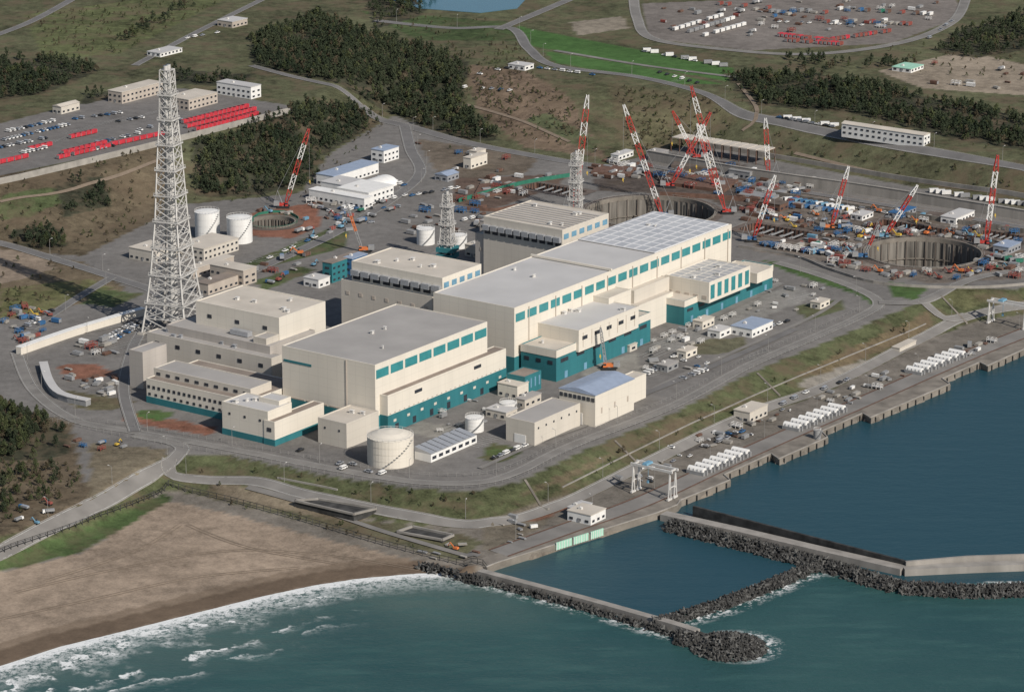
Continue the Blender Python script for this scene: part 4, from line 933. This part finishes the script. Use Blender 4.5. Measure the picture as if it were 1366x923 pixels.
scatter([(20,680),(90,665),(70,700),(20,712)],5,EXC+TRK,'by beach road','site equipment',18,(.6,.8))
scatter([(520,730),(650,725),(640,750),(560,745)],8,[EXC[1],PIL[8],PIL[7],PIL[6]],'on revetment','site equipment',19,(.6,.9))
scatter([(600,540),(660,530),(650,575),(570,590)],14,SEA,'by service yard','site equipment',20,(.4,.8),1)
scatter([(385,600),(480,608),(520,640),(440,625)],6,CARS,'by perimeter road','site equipment',21,(1,1))
scatter([(620,240),(750,235),(700,262),(620,275)],24,NEUT,'in rust-brown works area','site equipment',22)
scatter([(340,360),(420,330),(440,345),(360,385)],13,SITE,'on plant road','site equipment',23)
scatter([(1250,480),(1300,462),(1340,455),(1290,480)],12,SEA+[PIL[6]],'on quay','site equipment',24,(.5,1),1.5)
scatter([(820,640),(900,610),(960,590),(870,645)],12,SEA+CARS,'on quay','site equipment',25,(.4,.9),1.5)
scatter([(770,455),(880,440),(1000,440),(900,480),(800,500)],10,SEA,'on seaward yard','site equipment',26,(.4,.9),2)
scatter([(1030,370),(1100,385),(1060,420),(960,420)],14,SEA,'on seaward yard','site equipment',27,(.4,.9),2)
scatter([(660,700),(760,668),(740,705),(690,730)],10,SEA,'by sluice gate','site equipment',28,(.4,.8),1.5)
scatter([(880,5),(1260,0),(1240,35),(1000,50),(890,45)],60,NEUT+[REDF,CONT[1]],'in outer storage yard','site equipment',29,(.7,1.1),1)
scatter([(1190,80),(1366,90),(1366,125),(1240,112)],10,NEUT,'on bare hilltop','site equipment',30)
scatter([(560,190),(700,212),(690,230),(600,238)],8,NEUT,'on bare lot','site equipment',31)
for r_ in [(885,452,1005,402,12),(895,458,1010,410,11)]: row(*r_,[PIL[3],PIL[3],CONT[4],PIL[8]],AN,'along turbine annex','pipe racks',.8,.7,.0)
# ------------------------------------------------------------ walls, fences, corridor
def wallalong(px,h,th,m_,name,label,cat,roofm=None):
    pts=catmull([T(u,v)[:2] for u,v in px],6); n=len(pts)
    def sect(th,z0,z1):
        V=[];Fc=[]
        for i,(x,y) in enumerate(pts):
            a=pts[max(i-1,0)]; b2=pts[min(i+1,n-1)]; dx,dy=b2[0]-a[0],b2[1]-a[1]; L=math.hypot(dx,dy)+1e-9; nx,ny=-dy/L*th/2,dx/L*th/2; z=hgt(x,y)
            V+=[(x-nx,y-ny,z+z0),(x+nx,y+ny,z+z0),(x+nx,y+ny,z+z1),(x-nx,y-ny,z+z1)]
        for i in range(n-1):
            for j in range(4):
                k=(j+1)%4; Fc.append((i*4+j,i*4+k,i*4+4+k,i*4+4+j))
        Fc.append((0,1,2,3)); Fc.append((n*4-1,n*4-2,n*4-3,n*4-4)); return V,Fc
    V,Fc=sect(th,-1,h); r=ob(name,npmesh(name,V,Fc,[m_]),label=label,cat=cat)
    if roofm:
        V,Fc=sect(th+.6,h+.003,h+.35); ob('roof',npmesh('roof',V,Fc,[roofm]),parent=r)
    return r
wallalong([(-60,258),(0,246),(75,229),(230,191),(388,151)],4,.6,CONCW,'retaining_wall','long pale retaining wall below container terrace','wall')
wallalong([(865,214),(1000,238),(1180,264),(1400,300)],6.5,1,CONC,'retaining_wall','long grey concrete retaining wall behind excavation','wall',CONCW)
wallalong([(940,196),(1060,216),(1200,240),(1400,272)],3,.8,CONC,'retaining_wall','upper terrace retaining wall on grass slope','wall')
wallalong([(1010,258),(1150,280),(1250,295),(1400,316)],3,.8,PITM,'retaining_wall','low dark wall across construction yard','wall')
wallalong([(1000,288),(1040,295)],2.5,1.5,RUST,'sheet_pile_wall','rusty sheet pile shoring wall','wall'); wallalong([(880,262),(985,268),(1040,276)],3,1,RUST,'sheet_pile_wall','rusty sheet pile shoring wall','wall')
wallalong([(985,330),(1060,343),(1110,362),(1180,380),(1300,385),(1400,380)],1.6,.5,CONC,'low_wall','low concrete wall edging construction yard','wall')
wallalong([(25,473),(100,447),(192,420)],4,3.5,CREAM,'covered_walkway','long cream covered walkway along road','walkway',WHITE)
wallalong([(58,490),(66,515),(82,532),(118,541)],3,4,GREY,'covered_duct','curved grey covered duct beside yard','duct',RLIGHT)
wallalong([(370,638),(450,654)],.8,.5,CONCW,'low_wall','low concrete wall on slope','wall')
wallalong([(612,270),(690,248),(760,236)],2.5,.6,GREEN,'site_hoarding','green hoarding around works pit','fence'); wallalong([(622,280),(660,282),(690,276)],2,1,RUST,'site_hoarding','rust brown sheet pile wall','wall')
wallalong([(330,305),(345,287),(380,284),(398,292)],1.6,.3,GREEN,'site_hoarding','green mesh fence round small pit','fence')
wallalong([(750,650),(850,600),(1000,530),(1110,484),(1235,432)],.35,.7,CONC,'drain_channel','pale concrete drain channel along grass slope','drain')
def fence(px,h,sp,label,m_=FENCEM,th=.05):
    pts=catmull([T(u,v)[:2] for u,v in px],sp); mb=MB()
    for i,(x,y) in enumerate(pts):
        z=hgt(x,y); mb.strut((x,y,z),(x,y,z+h),th)
        if i:
            x0,y0=pts[i-1]; z0=hgt(x0,y0)
            for k in (.45,.95): mb.strut((x0,y0,z0+h*k),(x,y,z+h*k),th*.6)
    ob('fence',mb.build('fence',[m_]),label=label,cat='fence')
fence([(60,560),(180,586),(350,616),(460,637),(560,650),(640,650),(700,634),(770,598),(900,546),(1000,493),(1090,454),(1180,412)],2.2,4,'steel mesh fence along perimeter road')
fence([(60,556),(180,570),(350,600),(460,620),(560,634),(640,634),(690,620),(760,586),(900,531),(1000,478),(1090,440),(1150,412)],2.0,4,'steel fence inside perimeter road')
fence([(-20,748),(110,700),(220,655),(225,648),(300,668),(400,695),(520,730),(650,762)],3,4,'dark post fence along top of beach',CONCD,.16)
fence([(865,213),(1000,237),(1180,263),(1400,299)],8,6,'railing on retaining wall')
def lamp_meshes():
    p=MB(); p.cyl(0,0,.12,.07,0,9,6); p.strut((0,0,9),(1.6,0,9.5),.06); l=MB(); l.box(1.3,-.2,9.4,2.2,.2,9.6); return p.build('pole',[FENCEM]),l.build('lamp_head',[WHITET])
lp,lh=lamp_meshes(); cnt=0
for pts,w in ROADP[:9]:
    for i in range(5,len(pts)-3,12):
        if cnt>120: break
        x,y=pts[i]; a=pts[i-1]; dx,dy=x-a[0],y-a[1]; L=math.hypot(dx,dy)+1e-9; px,py=x-dy/L*(w/2+1),y+dx/L*(w/2+1)
        if blocked(px,py,.2): continue
        r_=ob('street_lamp',None,loc=(px,py,hgt(px,py)),rot=math.atan2(-dx,dy)+math.pi,label='slim white street lamp beside service road',cat='street lamp',group='street lamps along the service roads')
        ob('pole',lp,parent=r_); ob('lamp_head',lh,parent=r_); cnt+=1
# ------------------------------------------------------------ quay
import bmesh
def prism(name,poly,z0,z1,m_,**kw):
    bm=bmesh.new(); vs=[bm.verts.new((x,y,z1)) for x,y in poly]; f=bm.faces.new(vs)
    f.normal_update()
    if f.normal.z<0: f.normal_flip()
    r=bmesh.ops.extrude_face_region(bm,geom=[f])
    for v in [g for g in r['geom'] if isinstance(g,bmesh.types.BMVert)]: v.co.z=z0
    bmesh.ops.recalc_face_normals(bm,faces=bm.faces[:]); me=bpy.data.meshes.new(name); bm.to_mesh(me); bm.free(); me.materials.append(m_)
    return ob(name,me,**kw)
fr=[P(u,v,-9) for u,v in QF]; bk=[(x+B[0]*11,y+B[1]*11) for x,y in (fr[0],fr[2],fr[-1])]
prism('quay',fr+bk[::-1],-16,-8.86,QUAYM,kind='structure',label='stepped concrete quay deck and wall above harbour',cat='quay')
CAP=[(p[0],p[1]) for p in fr]
mb=MB()
for (x0,y0),(x1,y1) in zip(CAP[:-1],CAP[1:]): mb.strut((x0+B[0]*.6,y0+B[1]*.6,-8.6),(x1+B[0]*.6,y1+B[1]*.6,-8.6),.25)
ob('quay_kerb',mb.build('quay_kerb',[CONC]),label='pale concrete kerb along quay edge',cat='kerb')
mb=MB(); mb.box(-.4,-.5,-15,.4,0,-9.2); me_f=mb.build('quay_fender',[BLACK])
for (x0,y0),(x1,y1) in zip(CAP[4:-2],CAP[5:-1]):
    L=math.hypot(x1-x0,y1-y0)
    if L<15: continue
    for k in range(int(L/7)):
        t=(k+.5)/int(L/7); ob('quay_fender',me_f,loc=(x0+(x1-x0)*t,y0+(y1-y0)*t,0),rot=math.atan2(y1-y0,x1-x0),label='black rubber fender on quay wall',cat='fender',group='quay fenders')
for pl_,h_,m_,l_ in [([(895,232),(985,244),(965,258),(880,246)],2.2,RUST,'rust-brown steel working deck over excavation'),([(905,215),(975,222),(965,232),(895,226)],3,DIRTB,'brown timber working deck'),([(1000,250),(1050,257),(1030,268),(985,262)],1.5,GREY,'grey steel working deck'),([(640,248),(690,242),(680,258),(630,266)],1.2,RUST,'rust-brown steel plate deck'),([(1240,284),(1300,292),(1290,298),(1230,291)],1.2,DIRTB,'brown plate deck in yard'),([(800,222),(850,226),(838,236),(788,232)],1.6,RUST,'rust-brown deck behind pit')]:
    pw=[T(u,v) for u,v in pl_]; z=pw[0][2]; prism('working_deck',[(p[0],p[1]) for p in pw],z-2,z+h_,m_,label=l_,cat='deck')
def onq(u):
    a=P(665,751,-9); b2=P(880,684,-9); d=(b2[0]-a[0],b2[1]-a[1]); L=math.hypot(*d); s=slen(a,-9,(d[0]/L,d[1]/L),u); return (a[0]+d[0]/L*s,a[1]+d[1]/L*s),math.atan2(d[1],d[0])
for u0,u1 in ((741,762),(764,784),(787,804)):
    (x0,y0),an=onq(u0); (x1,y1),_=onq(u1); L=math.hypot(x1-x0,y1-y0); mb=MB(); mb.box(0,-.5,-11.2,L,-.01,-7.6)
    for k in range(6): mb.box(L*k/6,-.7,-11.2,L*k/6+.3,-.51,-7.6,1)
    ob('sluice_gate',mb.build('sluice_gate',[LGREEN,WHITE]),loc=(x0,y0,0),rot=an,label='pale green sluice gate panel in quay wall',cat='gate',group='sluice gates')
def screens(u0,v0,u1,v1,n,):
    a=T(u0,v0); b2=T(u1,v1); Lc=9.0; R=1.9; mb=MB(); m=10
    for k in range(m):
        a0=math.pi*k/m; a1=math.pi*(k+1)/m; o=len(mb.v)
        mb.v+=[(R*math.cos(a0),0,1.6+R*math.sin(a0)),(R*math.cos(a1),0,1.6+R*math.sin(a1)),(R*math.cos(a1),Lc,1.6+R*math.sin(a1)),(R*math.cos(a0),Lc,1.6+R*math.sin(a0))]; mb.f.append([o,o+3,o+2,o+1]); mb.m.append(0)
        o=len(mb.v); mb.v+=[(0,0,1.6),(R*math.cos(a0),0,1.6+R*math.sin(a0)),(R*math.cos(a1),0,1.6+R*math.sin(a1))]; mb.f.append([o,o+1,o+2]); mb.m.append(0)
    cov=mb.build('cover',[WHITE]); mb=MB(); mb.box(-R-.2,-.6,-.2,R+.2,Lc+.3,1.598); mb.box(-.5,-1.6,0,.5,-.61,2.6)
    for k in range(4): mb.box(-R-.1,Lc*(k+.3)/4,1.6,R+.1,Lc*(k+.3)/4+.25,1.61+R*.6)
    bs=mb.build('plinth',[GREY])
    for i in range(n):
        t=i/(n-1); x=a[0]+(b2[0]-a[0])*t; y=a[1]+(b2[1]-a[1])*t
        r_=ob('intake_screen',None,loc=(x,y,-8.7),rot=AN,label='white barrel-shaped intake screen cover on concrete plinth',cat='pump cover',group='intake screens on the quay'); ob('cover',cov,parent=r_); ob('plinth',bs,parent=r_)
screens(940,634,998,609,7); screens(1067,575,1126,550,7); screens(1230,500,1286,477,7)
def gantry(u,v,uL,vtop,L,label):
    x,y,z=T(u,v); z=-8.7; ht=ztop((x,y),vtop)-z; S=slen((x,y),z+ht,B,uL)
    root=ob('gantry_crane',None,loc=(x,y,z),rot=AN,label=label,cat='gantry crane',group='quay gantry cranes')
    for a in (0,L):
        for q in (0,S):
            mb=MB(); mb.strut((a-1.2,q,0),(a,q,ht),.25); mb.strut((a+1.2,q,0),(a,q,ht),.25); mb.strut((a-.7,q,ht*.4),(a+.7,q,ht*.4),.18); mb.box(a-1.8,q-.5,0,a+1.8,q+.5,.9)
            ob('leg',mb.build('leg',[WHITET]),parent=root)
    mb=MB()
    for q in (0,S): mb.strut((0,q,ht*.45),(L,q,ht*.45),.2)
    ob('tie_beam',mb.build('tie_beam',[WHITET]),parent=root); mb=MB()
    for a in (0,L): mb.box(a-.4,-1.5,ht,a+.4,S+1.5,ht+1.2)
    for q in (0,S): mb.box(.41,q-.3,ht+.3,L-.41,q+.3,ht+1.0)
    ob('bridge_beam',mb.build('bridge_beam',[WHITET]),parent=root); mb=MB(); mb.box(-.3,S*.62,ht+1.22,L+.3,S*.76,ht+2.2,t=.3); mb.strut((L/2,S*.67,ht+1.2),(L/2,S*.67,ht*.5),.08); mb.box(L/2-.6,S*.67-.5,ht*.5-1.4,L/2+.6,S*.67+.5,ht*.5,t=.15); ob('trolley',mb.build('trolley',[LBLUE]),parent=root)
gantry(893,668,845,631,5,'white portal gantry crane standing on the quay'); gantry(1366,440,1320,411,5,'white portal gantry crane further along the quay')
def bwall(pts,w,z1,label,m_=CONC,name='breakwater'):
    n=len(pts); Lf=[];Rt=[]
    for i,(x,y) in enumerate(pts):
        a=pts[max(i-1,0)]; b2=pts[min(i+1,n-1)]; dx,dy=b2[0]-a[0],b2[1]-a[1]; L=math.hypot(dx,dy); nx,ny=-dy/L*w/2,dx/L*w/2; Lf.append((x+nx,y+ny)); Rt.append((x-nx,y-ny))
    return prism(name,Lf+Rt[::-1],-17,z1,m_,label=label,cat='breakwater')
bwall([P(u,v,-9) for u,v in [(640,760),(780,797),(905,832),(930,840)]],4,-8.9,'straight concrete breakwater with pale flat top',CONC)
bwall([P(u,v,-9) for u,v in [(885,684),(985,706),(1100,733),(1205,757)]],6,-8.8,'concrete breakwater deck with raised wall',CONC)
bwall([P(u,v,-9) for u,v in [(1205,757),(1290,753),(1500,745)]],6,-8.79,'bent concrete breakwater arm',CONC)
bwall([P(u,v,-7) for u,v in [(925,675),(1080,715),(1208,748)]],1.2,-6.8,'dark parapet wall on breakwater',CONCD,'parapet_wall')
bwall([P(u,v,-7) for u,v in [(1208,749),(1290,742),(1500,735)]],1.5,-6.8,'pale parapet wall on breakwater arm',CONC,'parapet_wall')
mb=MB()
for d in ((0,0,1),(.94,0,-.33),(-.47,.82,-.33),(-.47,-.82,-.33)):
    dv=Vector(d); a=dv.cross(Vector((.3,.5,.8))).normalized(); b2=dv.cross(a); o=len(mb.v)
    for rr,t in ((.5,0),(.32,1.5)):
        for k in range(5):
            an=2*math.pi*k/5; mb.v.append(tuple(dv*t+a*rr*math.cos(an)+b2*rr*math.sin(an)))
    for k in range(5):
        j=(k+1)%5; mb.f+= [[o+k,o+j,o+5+j],[o+k,o+5+j,o+5+k]]
    mb.f+=[[o+5,o+6,o+7],[o+5,o+7,o+8],[o+5,o+8,o+9]]
TV=np.array(mb.v); TF=np.array(mb.f)
def rotm(n):
    q=rng.normal(size=(n,4)); q/=np.linalg.norm(q,axis=1)[:,None]; w,x,y,z=q.T
    return np.stack([np.stack([1-2*(y*y+z*z),2*(x*y-z*w),2*(x*z+y*w)],-1),np.stack([2*(x*y+z*w),1-2*(x*x+z*z),2*(y*z-x*w)],-1),np.stack([2*(x*z-y*w),2*(y*z+x*w),1-2*(x*x+y*y)],-1)],1)
def stamp(Tv,Tf,pos,scl,R=None):
    n=len(pos); Vv=Tv[None]*scl[:,None,None]
    if R is not None: Vv=np.einsum('nij,nkj->nki',R,Vv)
    Vv=Vv+pos[:,None,:]; Ff=Tf[None]+(np.arange(n)*len(Tv))[:,None,None]
    return Vv.reshape(-1,3),Ff.reshape(-1,Tf.shape[1])
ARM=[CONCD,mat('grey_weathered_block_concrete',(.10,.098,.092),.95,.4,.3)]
def armour(line,w,n,ztop_,label,off=0,disc=None):
    pts=np.array(line); seg=np.hypot(*np.diff(pts,axis=0).T); cum=np.concatenate([[0],np.cumsum(seg)])
    s=rng.uniform(0,cum[-1],n); i=np.clip(np.searchsorted(cum,s)-1,0,len(seg)-1); t=(s-cum[i])/seg[i]
    p=pts[i]+(pts[i+1]-pts[i])*t[:,None]; d=(pts[i+1]-pts[i])/seg[i][:,None]; nrm=np.stack([-d[:,1],d[:,0]],-1)
    o=rng.uniform(-1,1,n); p=p+nrm*(o*w+off)[:,None]
    if disc:
        rr=np.sqrt(rng.uniform(0,1,n)); an=rng.uniform(0,6.283,n); p=np.array(line[0])+np.stack([rr*np.cos(an),rr*np.sin(an)],-1)*disc; o=rr
    z=ztop_-np.abs(o)**1.3*(ztop_+12.6)+rng.uniform(-.5,.5,n)+rng.normal(0,.3,n)
    pos=np.concatenate([p,z[:,None]],1); V,Fc=stamp(TV,TF,pos,rng.uniform(.85,1.35,n),rotm(n))
    me=npmesh('armour_blocks',V,Fc,ARM); mi=np.repeat((rng.uniform(size=n)<.22).astype(np.int32),len(TF))
    if len(me.polygons)==len(mi): me.polygons.foreach_set('material_index',mi)
    ob('armour_blocks',me,kind='stuff',label=label,cat='tetrapods')
armour([P(u,v,-10) for u,v in [(640,768),(780,805),(905,842)]],2.4,380,-10.8,'dark tetrapod blocks heaped beside breakwater',-1)
armour([P(u,v,-10) for u,v in [(905,846),(945,852)]],7,240,-9.2,'dark tetrapod blocks at breakwater end')
armour([P(972,858,-10),P(980,858,-10)],11,760,-7.2,'rounded dark tetrapod mound at breakwater tip',0,16)
armour([P(u,v,-10) for u,v in [(893,697),(985,720),(1090,747),(1200,780),(1290,786),(1500,778)]],7,2700,-9.3,'dark tetrapod blocks along harbour breakwater')
armour([P(u,v,-10) for u,v in [(1090,750),(1030,776),(960,803),(872,829)]],4.5,800,-9.8,'low dark tetrapod groyne')
armour([P(u,v,-10) for u,v in [(560,752),(650,775)]],3,140,-9.4,'dark tetrapod revetment by beach')
for (c,l) in (([(393,676),(425,667),(502,683),(472,696)],'open rectangular concrete settling basin'),([(530,712),(550,704),(605,716),(590,724)],'long dark water basin')):
    pw=[T(u,v) for u,v in c]; z=max(p[2] for p in pw)+.3; root=prism('settling_basin',[(p[0],p[1]) for p in pw],z-3,z,CONCD,label=l,cat='basin')
    mb=MB()
    for i in range(4): a=pw[i]; b2=pw[(i+1)%4]; mb.strut((a[0],a[1],z+.5),(b2[0],b2[1],z+.5),.5)
    ob('rim_wall',mb.build('rim_wall',[CONC]),parent=root)
POND=mat('reservoir_water',(.05,.13,.17),.15,.05,.1,spec=.5)
prism('reservoir',[T(u,v)[:2] for u,v in [(515,-2),(560,-20),(720,-20),(690,12),(640,18),(560,12)]],17,18.3,POND,kind='structure',label='blue-grey reservoir pond',cat='pond')
def stairs(u0,v0,u1,v1):
    a=T(u0,v0); b2=T(u1,v1); mb=MB(); n=30; dx,dy=b2[0]-a[0],b2[1]-a[1]; L=math.hypot(dx,dy)
    for i in range(n):
        t=L*i/n; x=a[0]+dx*i/n; y=a[1]+dy*i/n; mb.box(t,-.6,hgt(x,y)-.5,t+L/n,.6,hgt(x,y)+.35)
    ob('stairway',mb.build('stairway',[QUAYM]),loc=(a[0],a[1],0),rot=math.atan2(dy,dx),label='concrete stairway down grass embankment',cat='stairs')
stairs(700,640,722,676); stairs(820,588,850,618); stairs(1010,498,1040,528); stairs(1255,395,1290,432)
# ------------------------------------------------------------ trees
def crown(nc,nl,s,hh,rad,seed):
    r=np.random.default_rng(seed); V=[];Fc=[]
    for c in range(nc):
        t=(c+.5)/nc; z=hh*(.28+.66*t); rr=rad*(1-.75*t**1.3); an=r.uniform(0,6.28); cx,cy=rr*.6*math.cos(an),rr*.6*math.sin(an)
        for l in range(nl):
            p=r.normal(size=3); p/=np.linalg.norm(p); p=p*r.uniform(.5,1)**.5*np.array([rr*.75,rr*.75,hh*.12])+np.array([cx,cy,z])
            a=r.normal(size=3); a/=np.linalg.norm(a); b2=np.cross(a,r.normal(size=3)); b2/=np.linalg.norm(b2); k=len(V); q=s*r.uniform(.6,1.3)
            V+=[p+a*q,p+b2*q*.8,p-a*q*.6-b2*q*.5]; Fc.append((k,k+1,k+2))
    return np.array(V),np.array(Fc)
CR=[crown(9,46,.6,h,r,i) for i,(h,r) in enumerate(((10,3.2),(9,2.8),(12,3.4),(8,3.0)))]
CL=[crown(6,14,1.05,h,r,i+10) for i,(h,r) in enumerate(((9,3.4),(8,3.0),(11,3.6),(7.5,3.3)))]
pts=[]
def addpts(poly,n,gap=False):
    W=[T(u,v)[:2] for u,v in poly]; xs=[p[0] for p in W]; ys=[p[1] for p in W]; X=rng.uniform(min(xs),max(xs),n); Y=rng.uniform(min(ys),max(ys),n); k=pip(X,Y,W)
    if gap:
        f=np.sin(X*.055+np.sin(Y*.031)*2)+np.sin(Y*.047+np.sin(X*.04)*2)
        k&=(f>-1.25)|(rng.uniform(size=n)<.25)
        d=pdist(X,Y,W+[W[0]]); k&=(d>5)|(rng.uniform(size=n)<.45)
    return list(zip(X[k],Y[k]))
for poly,den in FOREST:
    W=[T(u,v)[:2] for u,v in poly]; xs=[p[0] for p in W]; ys=[p[1] for p in W]
    pts+=addpts(poly,int((max(xs)-min(xs))*(max(ys)-min(ys))/den),True)
bush=[]; bushg=[]
for poly,n in (([(0,240),(230,190),(220,290),(100,345),(0,325)],240),([(620,90),(760,130),(800,205),(660,180)],500),([(560,60),(690,60),(720,100),(600,200),(540,150)],400),([(820,115),(950,130),(980,180),(840,205)],300),([(1000,160),(1366,230),(1366,265),(1000,200)],350),([(30,20),(180,0),(300,0),(160,72),(60,80)],300),([(0,335),(110,355),(60,410),(0,420)],60),([(480,15),(680,30),(700,55),(560,55)],100),([(240,610),(430,640),(560,660),(640,660),(560,690),(300,655)],160),([(760,625),(1000,520),(1230,425),(1230,440),(1000,545),(760,650)],400),([(240,655),(400,700),(560,740),(600,735),(460,700)],140),([(0,615),(110,620),(100,660),(0,700)],180),([(1180,60),(1366,70),(1366,110),(1150,90)],120),([(250,180),(500,130),(520,160),(420,265),(240,280)],260),([(950,90),(1366,150),(1400,215),(1100,160),(980,150)],400)):
    q_=addpts(poly,n); bush+=q_[::2]; bushg+=q_[1::2]
rp=np.array([(x,y,w) for ps,w in ROADP for x,y in ps])
def clean(L_):
    o=[]
    for p in L_:
        if blocked(p[0],p[1],1.5): continue
        if np.min(np.hypot(rp[:,0]-p[0],rp[:,1]-p[1])-rp[:,2]/2)>2: o.append(p)
    return np.array(o)
pts=clean(pts); pts=pts[np.argsort(pts[:,1])]; bush=clean(bush); bushg=clean(bushg)
tk=MB(); tk.cyl(0,0,.28,.1,-.5,8,7)
for k in range(6):
    a=k*1.9; z=3+k*.75; tk.strut((0,0,z),(2.0*math.cos(a),2.0*math.sin(a),z+.8),.07)
tkm=tk.build('trunk',[BARK]); crm=[npmesh('crown',V,Fc,[(LEAF,LEAF,LEAFG,LEAFB)[i]]) for i,(V,Fc) in enumerate(CR)]
NI=290
for i,(x,y) in enumerate(pts[:NI]):
    r_=ob('pine_tree',None,loc=(x,y,hgt(x,y)),rot=random.uniform(0,6),label='dark green pine with ragged crown in coastal wood',cat='tree',group='pines in the coastal wood',scale=random.uniform(.45,.75))
    ob('trunk',tkm,parent=r_); ob('crown',crm[i%4],parent=r_)
def massed(P2,name,ms_,lab,lo,hi,cat_,fr_=(.2,.08)):
    zz=np.array([hgt(x,y) for x,y in P2]); pos=np.column_stack([P2,zz]); Vs=[];Fs=[];off=0;MI=[]
    for k in range(4):
        q=pos[k::4]; n=len(q); an=rng.uniform(0,6.28,n); R=np.zeros((n,3,3)); R[:,0,0]=np.cos(an); R[:,0,1]=-np.sin(an); R[:,1,0]=np.sin(an); R[:,1,1]=np.cos(an); R[:,2,2]=1
        V,Fc=stamp(CL[k][0],CL[k][1],q,rng.uniform(lo,hi,n),R); Vs.append(V); Fs.append(Fc+off); off+=len(V); u_=rng.uniform(size=n); mi_=(u_<fr_[0]).astype(np.int32)+(u_<fr_[1]).astype(np.int32); MI.append(np.repeat(mi_*(len(ms_)>1),len(CL[k][1])))
    me=npmesh(name,np.concatenate(Vs),np.concatenate(Fs),ms_); MI=np.concatenate(MI).astype(np.int32)
    if len(me.polygons)==len(MI): me.polygons.foreach_set('material_index',MI)
    ob(name,me,kind='stuff',label=lab,cat=cat_)
massed(pts[NI:],'forest',[LEAF,LEAFG,LEAFB],'dense dark pine wood covering the hillside',.45,.85,'forest')
massed(bush,'scrub',[LEAFB],'brownish scrub bushes dotting the slopes',.15,.4,'bushes')
massed(bushg,'scrub',[LEAFG],'olive green scrub bushes dotting the slopes',.15,.4,'bushes')
print('TREES',len(pts),len(bush))
# ------------------------------------------------------------ light and camera
el=math.radians(37); az=(.62,-.78); Ln=math.hypot(*az); sdv=Vector((az[0]/Ln*math.cos(el),az[1]/Ln*math.cos(el),math.sin(el)))
L=bpy.data.lights.new('sun','SUN'); L.energy=4.5; L.angle=math.radians(.5); L.color=(1,.945,.865); so=bpy.data.objects.new('sun',L); sc.collection.objects.link(so)
so.rotation_euler=sdv.to_track_quat('Z','Y').to_euler(); so.location=(0,1200,900)
w=bpy.data.worlds.new('World'); sc.world=w; w.use_nodes=True; nt=w.node_tree; bg=nt.nodes['Background']; sk=nt.nodes.new('ShaderNodeTexSky'); sk.sky_type='NISHITA'; sk.sun_disc=False
sk.sun_elevation=el; sk.sun_rotation=math.atan2(az[0],az[1]); nt.links.new(sk.outputs[0],bg.inputs[0]); bg.inputs[1].default_value=.078
cd=bpy.data.cameras.new('camera'); cd.sensor_width=36; cd.lens=36*F/1366; cd.clip_start=5; cd.clip_end=60000
co=bpy.data.objects.new('camera',cd); sc.collection.objects.link(co); co.location=(0,0,H); co.rotation_euler=(math.radians(90)-D,0,0); sc.camera=co
sc.view_settings.view_transform='Standard'; sc.view_settings.look='None'; sc.view_settings.exposure=0
